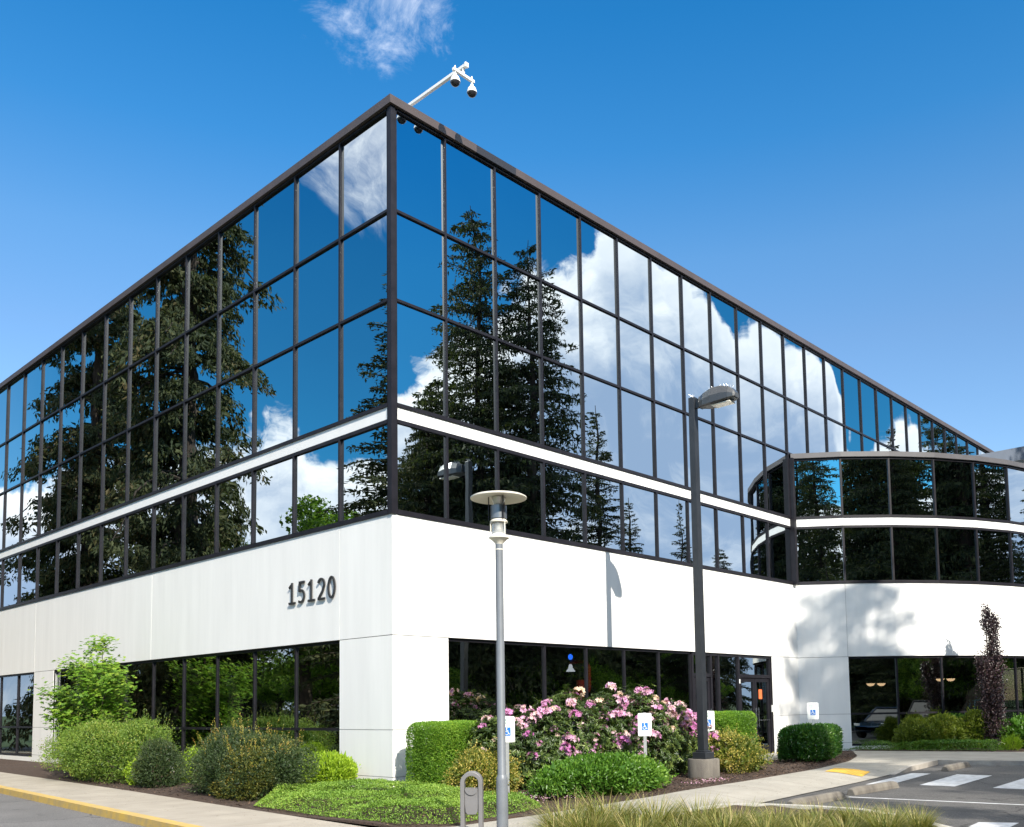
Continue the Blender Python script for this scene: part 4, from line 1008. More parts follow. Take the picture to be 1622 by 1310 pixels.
    for (x, y, rx, ry, h) in blobs:
        for q in range(5):
            a = rs.rand() * 6.28; sb.tube([(x, y, -.02), (x + .2 * rx * math.cos(a), y + .2 * ry * math.sin(a), h * .4), (x + .6 * rx * math.cos(a), y + .6 * ry * math.sin(a), h * .85)], [.025, .018, .008], 5)
    sb.obj('stems', STEM, t)
    # flower clusters: three shapes, copied
    protos = []
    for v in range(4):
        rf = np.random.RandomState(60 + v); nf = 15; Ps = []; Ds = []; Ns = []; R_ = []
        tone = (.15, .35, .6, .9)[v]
        for f in range(nf):
            c = unit(rf.normal(size=(1, 3)))[0]; c[2] = abs(c[2]) * .9 - .15; c0 = c * .07
            ax = unit((c + rf.normal(size=3) * .2)[None])[0]; e1 = unit(np.cross(ax, [.3, .5, .8])[None])[0]; e2 = np.cross(ax, e1); a0 = rf.rand() * 6
            tn = np.clip(tone + rf.normal(0, .16), 0, 1)
            for q in range(5):
                a = a0 + q * 1.2566; d = e1 * math.cos(a) + e2 * math.sin(a)
                Ps.append(c0); Ds.append(d * .9 + ax * .55); Ns.append(ax); R_.append(tn)
        Ps, Ds, Ns = map(np.array, (Ps, Ds, Ns)); V, F = leaves(rf, Ps, Ds, Ns, .048, .034, .15, .1)
        protos.append(np_mesh('flower_cluster', V, F, LM['pink'], False, np.repeat(np.array(R_), 4)).data)
    cand = np.where((N[:, 1] < .45) & (P[:, 2] > .45))[0]; rs.shuffle(cand); cen = []; cnt = 0
    hot = [(-2.6, 1.2), (-2.3, 1.35), (-1.75, .75), (-1.2, 1.35), (-1.0, .95), (-.6, 1.55), (-.2, 1.1), (.2, 1.45), (.5, 1.0), (1.0, 1.6), (1.4, 1.35), (1.8, 1.45), (2.2, 1.15), (2.5, 1.3), (2.9, 1.0), (2.6, .8), (0, .75), (.9, 1.2)]
    for j in cand:
        p_ = P[j]
        if cnt >= 96: break
        near = min(math.hypot(p_[0] - a, p_[2] - b) for a, b in hot)
        if rs.rand() > (.95 if near < .25 else .10): continue
        if any(np.linalg.norm(p_ - c) < .11 for c in cen): continue
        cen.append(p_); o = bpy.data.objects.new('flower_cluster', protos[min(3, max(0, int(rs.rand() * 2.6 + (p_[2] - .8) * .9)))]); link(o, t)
        o.location = p_ + N[j] * .07 + np.array([0, 0, .03]); s = rs.uniform(1.0, 1.7); o.scale = (s, s, s); o.rotation_euler = (rs.normal(0, .3), rs.normal(0, .3), rs.rand() * 6.28); cnt += 1
    # the many smaller trusses between the big ones
    Vs = []; Fs = []; Rs = []; off = 0; c2 = 0
    for j in cand[::-1]:
        if c2 >= 130: break
        p_ = P[j]; near = min(math.hypot(p_[0] - a, p_[2] - b) for a, b in hot)
        if rs.rand() > (.6 if near < .32 else .22): continue
        me = protos[rs.randint(4)]; co = np.zeros(len(me.vertices) * 3, np.float32); me.vertices.foreach_get('co', co); co = co.reshape(-1, 3) * rs.uniform(.7, 1.25)
        a = rs.rand() * 6.28; Rm_ = np.array([[math.cos(a), -math.sin(a), 0], [math.sin(a), math.cos(a), 0], [0, 0, 1]])
        Vs.append(co @ Rm_.T + p_ + N[j] * .06); i4 = np.arange(len(co) // 4) * 4 + off
        Fs.append(np.concatenate([np.stack([i4, i4 + 2, i4 + 1], 1), np.stack([i4, i4 + 3, i4 + 2], 1)])); off += len(co); Rs.append(np.full(len(co), rs.rand())); c2 += 1
    o = np_mesh('blossom', np.concatenate(Vs), np.concatenate(Fs), LM['pink'], t, np.clip(np.concatenate(Rs), 0, 1)); tag(o, kind='stuff')
    # ground cover mats
    def matt(name, label, cat, f_in, n, z, m, L, W, seed, box):
        rs = np.random.RandomState(seed); P = []
        x0, x1, y0, y1 = box
        X = rs.uniform(x0, x1, n * 2); Y = rs.uniform(y0, y1, n * 2); d = f_in(X, Y); k = d > 0; X, Y, d = X[k][:n], Y[k][:n], d[k][:n]
        Q = np.stack([X, Y, np.zeros(len(X))], 1); hz = z * np.clip(d * 3.2, .12, 1) * (1 + .35 * vnoise(Q, 3.0, seed) + .15 * vnoise(Q, 9, seed + 1))
        P = np.stack([X, Y, hz * rs.uniform(.72, 1.05, len(X)) ** .6], 1); nn = len(P)
        D = rs.normal(size=(nn, 3)); D[:, 2] = np.abs(D[:, 2]) * .7 + .2; N = np.stack([rs.normal(0, .5, nn), rs.normal(0, .5, nn), np.ones(nn)], 1)
        V, F = leaves(rs, P, D, N, L * rs.uniform(.6, 1.3, nn), W * rs.uniform(.7, 1.2, nn), .2)
        o = np_mesh(name, V, F, LM[m], None, np.repeat(np.clip(rs.rand(nn) * .65 + .2 + .2 * vnoise(P, 3, seed + 5), 0, 1), 4)); return tag(o, label, cat, kind='stuff')
    def polyd(poly):
        P = np.array(poly, float)
        def f(X, Y):
            ins = np.zeros(len(X), bool); dm = np.full(len(X), 9.); j = len(P) - 1
            for i in range(len(P)):
                a, b = P[i], P[j]
                c = ((a[1] > Y) != (b[1] > Y)) & (X < (b[0] - a[0]) * (Y - a[1]) / (b[1] - a[1] + 1e-12) + a[0]); ins ^= c
                t = np.clip(((X - a[0]) * (b[0] - a[0]) + (Y - a[1]) * (b[1] - a[1])) / ((b - a) @ (b - a)), 0, 1)
                dm = np.minimum(dm, np.hypot(X - a[0] - t * (b[0] - a[0]), Y - a[1] - t * (b[1] - a[1]))); j = i
            return np.where(ins, dm, -1)
        return f
    matt('ground_cover', 'fresh green ground cover filling the corner bed beside the sidewalk', 'ground cover', polyd([(-3.35, -.6), (-2.6, .4), (-1.5, .75), (-.2, .6), (-.15, -.2), (.1, -1.7), (-.55, -2.4), (-.6, -3.2), (-.25, -4.2), (-.9, -4.9), (-2.0, -5.18), (-3.0, -5.2), (-3.5, -4.6), (-3.5, -2.4)]), 60000, .21, 'cover', .032, .018, 71, (-3.6, .3, -5.3, .9))
    matt('ground_cover', 'low green ground cover along the foot of the curved wing', 'ground cover', polyd([(17.4, -1.2), (17.5, -2.3), (17.9, -4.0), (18.3, -5.6), (19.2, -6.0), (19.6, -5.2), (19.3, -3.4), (18.2, -1.9)]), 16000, .26, 'low', .05, .022, 72, (17, 20, -6.2, -1))
    # beds by the wing
    for i, (x, y, r, h, lab) in enumerate(((18.75, -3.1, .62, .95, 'yellow green shrub under the wing windows, at the left end of its row'), (19.45, -3.75, .65, 1.0, 'yellow green shrub under the wing windows, in the middle of its row'), (20.15, -4.45, .65, 1.12, 'yellow green shrub under the wing windows, nearest the purple column tree'))):
        shrub('shrub', lab, 'shrub', (x, y, 0), (r, .55, h, 'dome'), 'wing', 4500, .085, .04, 80 + i, rz=-.8, lump=.22, lscale=4, group='yellow green shrubs along the curved wing')
    shrub('shrub', 'broad dark green bush at the right edge beyond the purple tree', 'shrub', (21.2, -6.1, 0), (1.3, .8, 1.0, 'dome'), 'low', 8000, .10, .05, 84, rz=-.6, lump=.2)
    shrub('shrub', 'small grassy lime tuft at the front of the wing bed', 'shrub', (19.15, -5.9, 0), (.25, .25, .35, 'dome'), 'lime', 900, .10, .012, 85, up=1)
plants()

def purple_tree():
    t = thing('purple_tree', 'narrow purple leaved column tree in front of the curved wing', 'tree', (20.0, -5.15, 0))
    rs = np.random.RandomState(91); P = []; N = []
    def blob(x, y, z, r, h, n):
        U = unit(rs.normal(size=(n, 3))); q = rs.uniform(.25, 1.2, n) ** .8; s = 1 + .38 * vnoise(U, 5, int(z * 10))
        P.append(U * (q * s)[:, None] * np.array([r, r, h]) + np.array([x, y, z])); N.append(U)
    blob(0, 0, .8, .34, .9, 1700); blob(.12, 0.05, 1.5, .32, .7, 1300); blob(-.12, -.05, 2.0, .34, .7, 1400); blob(-.25, 0.1, 2.5, .22, .55, 900); blob(.1, -.1, 2.9, .26, .7, 1300); blob(.1, -.1, 3.5, .13, .45, 420); blob(.0, 0, 4.05, .2, .4, 700); blob(.18, -.15, 4.05, .12, .32, 350); blob(.0, .05, 4.45, .12, .2, 200); blob(-.38, .25, 2.75, .1, .2, 160)
    P = np.concatenate(P); N = np.concatenate(N); n = len(P); D = N + rs.normal(size=(n, 3)) * .6
    V, F = leaves(rs, P, D, unit(N + rs.normal(size=(n, 3)) * .6), rs.uniform(.045, .085, n), rs.uniform(.035, .06, n), .15, .2)
    np_mesh('crown', V, F, LM['purple'], t, np.repeat(rs.rand(n), 4))
    m = MB()
    for dx, dy in ((0, 0), (.06, -.04), (-.05, .05)): m.tube([(dx, dy, -.05), (dx * 2, dy * 2, 1.2), (dx, dy, 2.6), (dx * 1.5, dy, 4.2)], [.05, .04, .028, .01], 7)
    m.obj('trunk', BARK, t)
purple_tree()

def vine_maple():
    t = thing('vine_maple', 'bright green vine maple standing against the white wall at the left', 'tree', (-1.55, 10.8, 0))
    rs = np.random.RandomState(95); m = MB(); P = []; 
    for k in range(7):
        a = k * .9 + rs.rand() * .5; r = rs.uniform(.6, 1.35); h = rs.uniform(1.9, 2.9)
        if k == 0: r, h = .3, 3.3
        pts = [Vector((rs.normal(0, .05), rs.normal(0, .05), 0))]
        for q in range(1, 6): f = q / 5; pts.append(Vector((r * f ** 1.3 * math.cos(a) + rs.normal(0, .05), r * 1.25 * f ** 1.3 * math.sin(a) + rs.normal(0, .05), h * f ** .8)))
        m.tube(pts, [.028 * (1 - .14 * q) for q in range(6)], 6)
        for q in range(1, 6):
            for b in range(8):
                a2 = rs.rand() * 6.28; l = rs.uniform(.35, .9) * (1.1 - .08 * q); e = pts[q] + Vector((l * math.cos(a2), l * math.sin(a2), rs.uniform(-.2, .3)))
                m.tube([pts[q], e], [.008, .003], 4)
                for c in range(22):
                    f = rs.uniform(.2, 1.1); c0 = pts[q].lerp(e, f); P.append((c0.x + rs.normal(0, .10), c0.y + rs.normal(0, .10), c0.z + rs.normal(0, .11)))
    m.obj('trunk', BARK, t)
    P = np.array(P); P = P[P[:, 0] < 1.45]; n = len(P)
    # each leaf: seven narrow lobes fanned in a nearly level blade
    k = 5; a0 = rs.rand(n) * 6.28; Nn = unit(np.stack([rs.normal(-.25, .3, n), rs.normal(-.3, .3, n), np.ones(n)], 1)); X = unit(np.cross(Nn, np.stack([np.cos(a0), np.sin(a0), np.zeros(n)], 1))); Y = np.cross(Nn, X)
    Ps = []; Ds = []; Ns = []; R_ = []; base = np.clip(rs.rand(n) * .7 + .15 + .2 * (P[:, 2] - 1.8) * .4, 0, 1)
    for q in range(k):
        an = (q - 2) * .72; Ps.append(P); Ds.append(X * math.cos(an) + Y * math.sin(an)); Ns.append(Nn); R_.append(base)
    Ps, Ds, Ns, R_ = np.concatenate(Ps), np.concatenate(Ds), np.concatenate(Ns), np.concatenate(R_)
    V, F = leaves(rs, Ps, Ds, Ns, .078, .040, .12, .1)
    np_mesh('crown', V, F, LM['maple'], t, np.repeat(R_, 4))
vine_maple()

# ------------------------------------------------------------------ ornamental grasses
def grasses():
    rs = np.random.RandomState(101); protos = []
    for v in range(3):
        n = 1500; a = rs.rand(n) * 6.28; r0 = rs.rand(n) ** .6 * .17; L = rs.uniform(.34, .78, n); lean = rs.uniform(.5, 2.1, n)
        da = a + rs.normal(0, .8, n); V = []; F = []; R_ = np.clip(rs.rand(n) + .0, 0, 1); k = 6
        w0 = rs.uniform(.0035, .0075, n)
        base = np.stack([r0 * np.cos(a), r0 * np.sin(a), np.zeros(n)], 1); dirh = np.stack([np.cos(da), np.sin(da), np.zeros(n)], 1); side = np.stack([-np.sin(da), np.cos(da), np.zeros(n)], 1)
        verts = np.zeros((n, k, 2, 3)); ang = np.zeros(n) + .12; p = base.copy()
        for q in range(k):
            w = w0 * (1 - (q / (k - 1)) ** 2 * .92); verts[:, q, 0] = p - side * w[:, None]; verts[:, q, 1] = p + side * w[:, None]
            ang = .1 + lean * (q + 1) / k * 1.35; st = L / (k - 1); p = p + dirh * (np.sin(ang) * st)[:, None] + np.array([0, 0, 1.]) * (np.cos(ang) * st)[:, None]
        V = verts.reshape(-1, 3); idx = np.arange(n) * k * 2
        F = np.concatenate([np.stack([idx + 2 * q, idx + 2 * q + 1, idx + 2 * q + 3, idx + 2 * q + 2], 1) for q in range(k - 1)])
        R2 = np.clip(np.repeat(R_, k * 2) * .8 + np.tile(np.repeat(np.linspace(0, .22, k), 2), n), 0, 1)
        protos.append(np_mesh('ornamental_grass', V, F, LM['grass'], False, R2).data)
    spots = []
    fx, fy = .7367, .6715; rx, ry = .6745, -.7380
    C = (-11.43, -14.86)
    row1 = [(893, 10.8, 1.0), (958, 10.9, 1.05), (1030, 10.9, .98), (1098, 11.0, .86), (1160, 11.0, .90), (1222, 11.1, .80), (1285, 11.2, .72), (1345, 11.25, .74), (1405, 11.3, .70)]
    row2 = [(885, 10.1, .8), (925, 10.2, .86), (1000, 10.2, .86), (1070, 10.3, .82), (1135, 10.3, .82), (1200, 10.4, .72), (1262, 10.5, .68), (1325, 10.6, .66), (1388, 10.6, .66), (1440, 10.9, .60)]
    names = ['leftmost', 'second from the left', 'third from the left', 'fourth from the left', 'fifth from the left', 'sixth from the left', 'seventh from the left', 'eighth from the left', 'ninth from the left', 'rightmost']
    for ri, row in enumerate((row1, row2)):
        for i, (px, D, s) in enumerate(row):
            k = (px - 880.8) / 1460.9
            x = C[0] + D * (fx + k * rx); y = C[1] + D * (fy + k * ry)
            nm = names[i] if i < len(row) - 1 else 'rightmost'
            o = bpy.data.objects.new('ornamental_grass', protos[(i * 2 + ri) % 3]); link(o); o.location = (x, y, -.02); o.rotation_euler = (0, 0, rs.rand() * 6.28); o.scale = (s, s, s * rs.uniform(.82, 1.06))
            tag(o, f'yellow green ornamental grass clump, {nm} of the {"back" if ri == 0 else "front"} row at the bottom', 'ornamental grass', 'ornamental grass clumps on the kerbed island')
grasses()

# ------------------------------------------------------------------ trees (seen in the glass, and casting the shade on the lot)
def conifer_mesh(seed, H, R, n_sp, droop=.5, low=.08, taper=.85, curtain=.55, ls=.62):
    rs = np.random.RandomState(seed); P = []; D = []; m = MB(); Ls = []
    m.tube([(0, 0, -.3), (rs.normal(0, .05), 0, H * .3), (rs.normal(0, .08), rs.normal(0, .08), H * .7), (0, 0, H)], [R * .085, R * .065, R * .03, .02], 10)
    z = H * low
    while z < H * .985:
        f = z / H; nb = 5 if f < .85 else 4
        for b in range(nb):
            a = rs.rand() * 6.28; L = R * (1 - ((f - low) / (1 - low))) ** taper * rs.uniform(.55, 1.15) + .25; z0 = z + rs.uniform(-.25, .25)
            up = rs.uniform(.0, .35) * (.4 + f); dr = droop * rs.uniform(.6, 1.3) * (1.1 - f * .7)
            c, s_ = math.cos(a), math.sin(a)
            def at(t): return np.array([c * L * t, s_ * L * t, z0 + L * (up * t - dr * t * t)])
            if L > 1.2: m.tube([at(0), at(.5), at(1)], [.05 * L / R + .02, .03, .012], 4, False)
            k = int(n_sp * (L + .4)); t = rs.uniform(.12, 1.0, k) ** .8
            for q in range(k):
                w = .22 * L * (1 - t[q] * .5) * rs.normal(); p_ = at(t[q]) + np.array([-s_ * w, c * w, -abs(w) * .2]); P.append(p_)
                if rs.rand() < curtain: d = np.array([rs.normal(0, .3), rs.normal(0, .3), -1.])
                else: d = np.array([c, s_, -.15]) + np.array([-s_, c, 0]) * rs.normal(0, 1.1) + rs.normal(size=3) * .2
                D.append(d); Ls.append(ls * rs.uniform(.35, 1.0) * (.6 + .5 * (1 - f)))
        z += rs.uniform(.22, .42) * (H / 24) ** .5
    P, D, Ls = np.array(P), np.array(D), np.array(Ls); n = len(P)
    V, F = leaves(rs, P, D, rs.normal(size=(n, 3)), Ls, Ls * rs.uniform(.28, .45, n), .2, .1)
    rnd = np.clip(rs.rand(n) * .8 + .15 * vnoise(P, .8, seed), 0, 1)
    cm = np_mesh('crown', V, F, LM['conifer'], False, np.repeat(rnd, 4)).data
    me = bpy.data.meshes.new('trunk'); me.from_pydata(m.v, [], m.f); me.materials.append(BARK); me.update()
    return cm, me
def cedar_mesh(seed, H=36.0):
    # long limbs that sweep out, arch over and end in hanging, clumped sprays
    rs = np.random.RandomState(seed); P = []; D = []; Ls = []; m = MB()
    m.tube([(0, 0, -.3), (.1, 0, 10), (-.1, .1, 22), (0, 0, H)], [.75, .55, .3, .03], 10)
    z = 1.5
    while z < H - .6:
        f = z / H; Rz = 5.6 * (1 - f) ** .42 * (.85 + .25 * math.sin(z * 1.1))
        for b in range(3):
            a = rs.rand() * 6.28; L = Rz * rs.uniform(.5, 1.08); up = rs.uniform(.15, .5); dr = rs.uniform(.5, 1.0); c, s_ = math.cos(a), math.sin(a)
            def at(t): return np.array([c * L * t, s_ * L * t, z + L * (up * t - dr * t ** 2.6)])
            m.tube([at(0), at(.35), at(.7), at(1)], [.11, .07, .04, .015], 5, False)
            nc = int(5 + L * 2.2)
            for k in range(nc):
                t = rs.uniform(.25, 1.03) ** .75; w = rs.normal() * .20 * L * (1.15 - t * .6); q0 = at(t) + np.array([-s_ * w, c * w, -abs(w) * .25]); r_ = rs.uniform(.35, .8)
                n_ = int(85 * r_); U = unit(rs.normal(size=(n_, 3))) * (rs.rand(n_) ** .45)[:, None] * np.array([r_, r_, r_ * .55]); U[:, 2] -= (U[:, 0] ** 2 + U[:, 1] ** 2) * .5
                P.append(q0 + U); D.append(np.stack([rs.normal(c * .3, .4, n_), rs.normal(s_ * .3, .4, n_), rs.normal(-.8, .4, n_)], 1)); Ls.append(rs.uniform(.14, .38, n_))
        z += rs.uniform(.38, .62)
    P, D, Ls = np.concatenate(P), np.concatenate(D), np.concatenate(Ls); n = len(P)
    V, F = leaves(rs, P, D, rs.normal(size=(n, 3)), Ls, Ls * .38, .2, .1)
    cm = np_mesh('crown', V, F, LM['conifer'], False, np.repeat(np.clip(rs.rand(n) * .75 + .2 + .2 * vnoise(P, .9, seed), 0, 1), 4)).data
    me = bpy.data.meshes.new('trunk'); me.from_pydata(m.v, [], m.f); me.materials.append(BARK); me.update()
    return cm, me
def decid_mesh(seed, H, R, n=15000, m_='decid'):
    rs = np.random.RandomState(seed); m = MB(); P = []
    m.tube([(0, 0, -.3), (rs.normal(0, .1), rs.normal(0, .1), H * .35), (rs.normal(0, .2), rs.normal(0, .2), H * .8)], [R * .06, R * .045, .03], 8)
    nb = 34
    for b in range(nb):
        u = unit(rs.normal(size=(1, 3)))[0]; u[2] = u[2] * .8; q = rs.uniform(.35, 1); c = np.array([0, 0, H * .6]) + u * q * np.array([R, R, H * .38]); r = rs.uniform(.18, .34) * R
        m.tube([(0, 0, H * .3 + .2 * c[2]), tuple(c)], [.06, .015], 4, False)
        k = n // nb; U = unit(rs.normal(size=(k, 3))) * rs.uniform(.3, 1.1, k)[:, None] ** .6; P.append(c + U * np.array([r, r, r * .7]))
    P = np.concatenate(P); n = len(P)
    V, F = leaves(rs, P, rs.normal(size=(n, 3)) + np.array([0, 0, -.2]), rs.normal(size=(n, 3)) + np.array([0, 0, .8]), rs.uniform(.12, .22, n), rs.uniform(.08, .14, n), .15, .1)
    cm = np_mesh('crown', V, F, LM[m_], False, np.repeat(rs.rand(n), 4)).data
    me = bpy.data.meshes.new('trunk'); me.from_pydata(m.v, [], m.f); me.materials.append(BARK); me.update()
    return cm, me
def plant_tree(name, label, meshes, x, y, s=1.0, rz=0, group=None, sz=None, z=-.2):
    t = thing(name, label, 'tree', (x, y, z), rz, group); t.scale = (s, s, sz or s)
    for nm, me in (('crown', meshes[0]), ('trunk', meshes[1])): link(bpy.data.objects.new(nm, me), t)
    return t
def forest():
    A = conifer_mesh(211, 28, 5.2, 38, .5, .10, .62, .5, .46)      # tall ragged fir
    Bc = conifer_mesh(202, 24, 6.5, 52, .75, .04, .7, .65, .48)
    Fc = cedar_mesh(206)                                         # the great cedar over the road      # big drooping cedar
    Cc = conifer_mesh(203, 20, 4.4, 40, .25, .04, 1.0, .2, .34)       # young open fir
    Dm = decid_mesh(204, 11, 3.6); Em = decid_mesh(205, 6, 2.6, 9000)
    # across the parking lot, seen in the right face
    plant_tree('conifer_tree', 'tallest ragged fir reflected in the panes right of the corner', A, 22.6, -21.8, 1.03, .4, sz=1.075)
    plant_tree('conifer_tree', 'slightly lower fir reflected just right of the tallest one', A, 24.0, -19.0, .93, 2.3, sz=.985)
    plant_tree('conifer_tree', 'drooping fir filling the lower panes beside the tallest one', Bc, 20.6, -23.3, .74, 1.3, sz=.78)
    plant_tree('conifer_tree', 'pointed young fir reflected in the middle of the lower panes', Cc, 33.7, -22.6, 1.03, .2, sz=1.06)
    plant_tree('conifer_tree', 'shorter fir reflected right of the pointed young one', Cc, 36.6, -22.2, .8, 1.2, sz=.78)
    plant_tree('conifer_tree', 'lone narrow fir reflected behind the tall black lamp post', Cc, 37.9, -18.9, .5, 2.2, sz=.76)
    plant_tree('conifer_tree', 'dark fir reflected at the far end of the right face', A, 59.3, -9.6, .88, 1.9)
    plant_tree('conifer_tree', 'fir reflected last before the roof of the right face ends', Bc, 66.0, -10.4, .95, .7)
    plant_tree('conifer_tree', 'thin leader tip reflected above the curved wing', Cc, 49.0, -9.4, .8, 3.0, sz=1.03)
    # across the road, seen in the left face
    plant_tree('conifer_tree', 'great drooping cedar reflected across the left face', Fc, -8.6, 27.0, 1.0, 2.6)
    plant_tree('conifer_tree', 'second cedar reflected at the far left of the left face', Fc, -8.0, 36.5, .95, .9)
    plant_tree('conifer_tree', 'slender fir reflected beside the corner in the left face', Cc, -10.6, 13.0, 1.0, 1.0, sz=1.04)
    plant_tree('leafy_tree', 'small leafy tree reflected in the left lower panes', Dm, -11.0, 20.6, 1.16, 0)
    plant_tree('leafy_tree', 'second small leafy tree reflected nearer the corner', Dm, -13.6, 20.8, 1.12, 2)
    plant_tree('leafy_tree', 'leafy tree reflected low beside the corner in the left face', Dm, -13.8, 17.6, 1.08, 4)
    plant_tree('leafy_tree', 'wide leafy tree reflected low behind the great cedar', Dm, -14.0, 25.0, 1.25, 5)
    # shade over the lot and the wing
    plant_tree('conifer_tree', 'fir whose shade falls on the wall where the wing meets the long face', A, 7.9, -28.0, .98, 3.3)
    plant_tree('conifer_tree', 'fir whose shade streaks the concrete path', A, 1.2, -28.5, .80, 5.0)
    plant_tree('conifer_tree', 'fir whose shade streaks the crosswalk bars', Bc, 15.6, -26.0, .72, 1.0)
    plant_tree('conifer_tree', 'young fir at the lot edge whose shade falls across the parking bays', Cc, 11.5, -21.0, .78, .5, sz=.72)
    plant_tree('conifer_tree', 'young fir at the lot edge whose shade falls on the concrete ramp', Cc, -1.2, -20.8, .55, 2.5, sz=.56)
    G = 'trees beyond the parking lot and the road'
    for i, (x, y, s) in enumerate(((31.5, -29.5, .82), (27.6, -31, .98), (35.5, -31, .86))):
        plant_tree('conifer_tree', 'conifer in the belt beyond the parking lot, seen only in the glass', (A, Bc, A)[i], x, y, s, i * 2.1, G)
    plant_tree('conifer_tree', 'great fir far behind the road corner, seen only in the curved glass', A, -31, -52, 1.15, 4.0)
    plant_tree('conifer_tree', 'broad drooping fir far behind the road corner, seen only in the curved glass', Bc, -24, -54, 1.25, 4.0)
    for i, (x, y, s) in enumerate(((-16, -53, 1.3), (-10, -52, 1.15), (-4, -54, 1.35), (2, -53, 1.15), (8, -54, 1.3), (13, -52, 1.1), (24, -48, 1.2), (19, -47, 1.0), (30, -47, 1.2), (-38, -56, 1.3))):
        plant_tree('conifer_tree', 'conifer in the belt beyond the parking lot, seen only in the glass', (Bc, A)[i % 2], x, y, s, i * 1.7, G)
    for i, (x, y, s) in enumerate(((5.2, -31.5, 1.06), (13.8, -33.5, .98), (19.5, -35, .95), (26.5, -30, .62), (30.5, -32, .6))):
        plant_tree('conifer_tree', 'conifer in the belt beyond the parking lot, seen only in the glass', (A, Bc)[i % 2], x, y, s, i * 1.3, G)
    rs = random.Random(77)
    lab = 'tree in the belt beyond the lot, seen only in the glass'
    for i in range(15):
        x = 5 + i * 5.2 + rs.uniform(-1.5, 1.5); y = -38 - rs.uniform(0, 6); k = rs.randint(0, 2)
        plant_tree('conifer_tree', 'conifer in the belt beyond the parking lot, seen only in the glass', (A, Bc, Cc)[k], x, y, rs.uniform(.55, .8), rs.random() * 6, G)
    for i in range(14):
        plant_tree('leafy_tree', 'small leafy tree on the lot island, seen only in the ground floor glass', Em, 15.5 + i * 2.0 + rs.uniform(-.6, .6), -19.8 + rs.uniform(-.6, .6), rs.uniform(.62, .85), rs.random() * 6, 'small leafy trees on the lot island')
    for i in range(14):
        plant_tree('leafy_tree', 'leafy tree in the belt beyond the parking lot, seen only in the glass', (Dm, Em)[i % 2], 2 + i * 5 + rs.uniform(-1, 1), -35.5 + rs.uniform(-1, 1), rs.uniform(.7, 1.0), rs.random() * 6, 'leafy trees beyond the parking lot')
    for i in range(10):
        plant_tree('leafy_tree', 'leafy tree across the road, seen only in the left glass', (Dm, Em)[i % 2], -18 - rs.uniform(0, 4), 6 + i * 5, rs.uniform(.75, 1.05), rs.random() * 6, 'leafy trees across the road')
    for i in range(7):
        plant_tree('conifer_tree', 'conifer across the road, seen only in the left glass', (A, Bc)[i % 2], -25 - rs.uniform(0, 4), 12 + i * 8, rs.uniform(.5, .62), rs.random() * 6, 'conifers across the road')
    plant_tree('conifer_tree', 'thin treetop just showing above the far roof line', Cc, 46.0, 15.8, .72, 1.2, sz=.955)
forest()

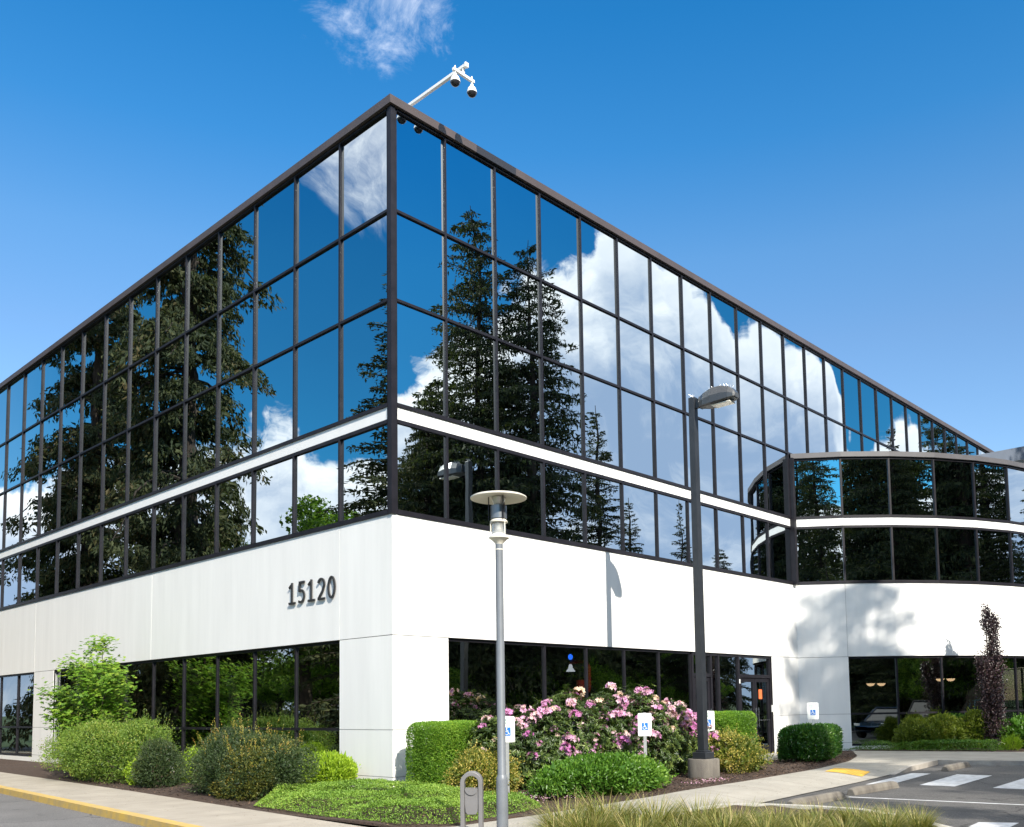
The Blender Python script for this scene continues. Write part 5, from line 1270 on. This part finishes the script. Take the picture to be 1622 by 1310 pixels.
# ------------------------------------------------------------------ parked cars, seen in the wing glass
def cars():
    def loft(mb, st, close=True):
        k = len(st[0]); vs = [p for s in st for p in s]; fs = []
        for i in range(len(st) - 1):
            for j in range(k): fs.append((i * k + j, i * k + (j + 1) % k, (i + 1) * k + (j + 1) % k, (i + 1) * k + j))
        fs += [tuple(range(k - 1, -1, -1)), tuple(range((len(st) - 1) * k, len(st) * k))]
        mb.add(vs, fs)
    glass = mat('car_glass', (.01, .012, .014), .03, spec=1); tyre = mat('tyre', (.02, .02, .02), .85); rim = mat('rim', (.4, .4, .42), .3, metal=.8); red = mat('tail_red', (.35, .01, .01), .2)
    def car(name, label, cat, c, x, y, rz, suv):
        t = thing(name, label, cat, (x, y, -.12), rz, 'cars parked facing the wing')
        paint = mat('car_paint_' + c[0], c[1], .25, metal=.2, coat=1)
        hb = .98 if suv else .86; ht = 1.68 if suv else 1.40
        m = MB(); st = []
        for xx, zb, w, h in ((-2.25, .42, .72, .62), (-2.15, .30, .82, hb - .04), (-1.5, .24, .88, hb + .02), (0, .22, .90, hb), (1.0, .22, .89, hb - .03), (1.75, .26, .85, hb - .14), (2.2, .34, .76, .62), (2.28, .42, .66, .52)):
            st.append([(xx, -w * .95, zb), (xx, w * .95, zb), (xx, w, zb + .15), (xx, w * .99, h * .8), (xx, w * .9, h), (xx, -w * .9, h), (xx, -w * .99, h * .8), (xx, -w, zb + .15)])
        loft(m, st); m.obj('body', paint, t, smooth=True)
        m = MB(); x0, x1, x2, x3 = ((-2.05, -1.85, .15, .95) if suv else (-1.75, -1.05, .1, .95)); st = []
        for xx, z, w in ((x0, hb - .02, .78), (x1, ht, .62), (x2, ht + .02, .63), (x3, hb - .06, .78)): pass
        vs = [(x0, -.8, hb - .03), (x0, .8, hb - .03), (x3, .8, hb - .06), (x3, -.8, hb - .06), (x1, -.6, ht - .03), (x1, .6, ht - .03), (x2, .6, ht - .03), (x2, -.6, ht - .03)]
        m.add(vs, [(3, 2, 1, 0), (4, 5, 6, 7), (0, 1, 5, 4), (1, 2, 6, 5), (2, 3, 7, 6), (3, 0, 4, 7)]); m.obj('windows', glass, t, bevel=.04)
        m = MB(); m.box(x1 - .05, x2 + .05, -.62, .62, ht - .035, ht + .02)
        for sy in (-1, 1):
            m.tube([(x0, sy * .80, hb - .02), (x1, sy * .61, ht - .02)], .035, 6); m.tube([(x3, sy * .80, hb - .05), (x2, sy * .61, ht - .02)], .03, 6); m.tube([((x1 + x2) / 2, sy * .81, hb - .02), ((x1 + x2) / 2, sy * .61, ht - .02)], .028, 6)
        m.obj('roof', paint, t, bevel=.01)
        for wx in (-1.4, 1.42):
            for sy in (-1, 1):
                m = MB(); m.tube([(wx, sy * .70, .33), (wx, sy * .92, .33)], .33, 20); W_ = m.obj('wheel', tyre, t)
                m = MB(); m.tube([(wx, sy * .915, .33), (wx, sy * .93, .33)], .2, 14); m.obj('rim', rim, W_)
        for sy in (-1, 1):
            m = MB(); m.box(2.10, 2.24, sy * .62 - .12, sy * .62 + .12, .60, .72); m.obj('headlight', mat('headlight', (.8, .8, .8), .1) if sy < 0 else bpy.data.materials['headlight'], t, bevel=.02)
            m = MB(); m.box(-2.24, -2.12, sy * .66 - .1, sy * .66 + .1, .68, .86); m.obj('tail_light', red, t, bevel=.02)
    car('parked_car', 'white compact car parked facing the curved wing', 'car', ('white', (.75, .75, .75)), 15.4, -16.0, PI / 2, False)
    car('parked_car', 'dark blue car parked facing the curved wing', 'car', ('navy', (.02, .05, .10)), 12.5, -16.1, PI / 2, False)
    car('parked_car', 'black sport utility car parked facing the curved wing', 'car', ('black', (.012, .012, .014)), 18.2, -16.2, PI / 2, True)
    car('parked_car', 'silver car parked facing the curved wing', 'car', ('silver', (.45, .46, .48)), 21.2, -16.0, PI / 2, False)
    car('parked_car', 'teal hatchback parked facing the curved wing', 'car', ('teal', (.03, .12, .14)), 24.2, -16.1, PI / 2, True)
cars()
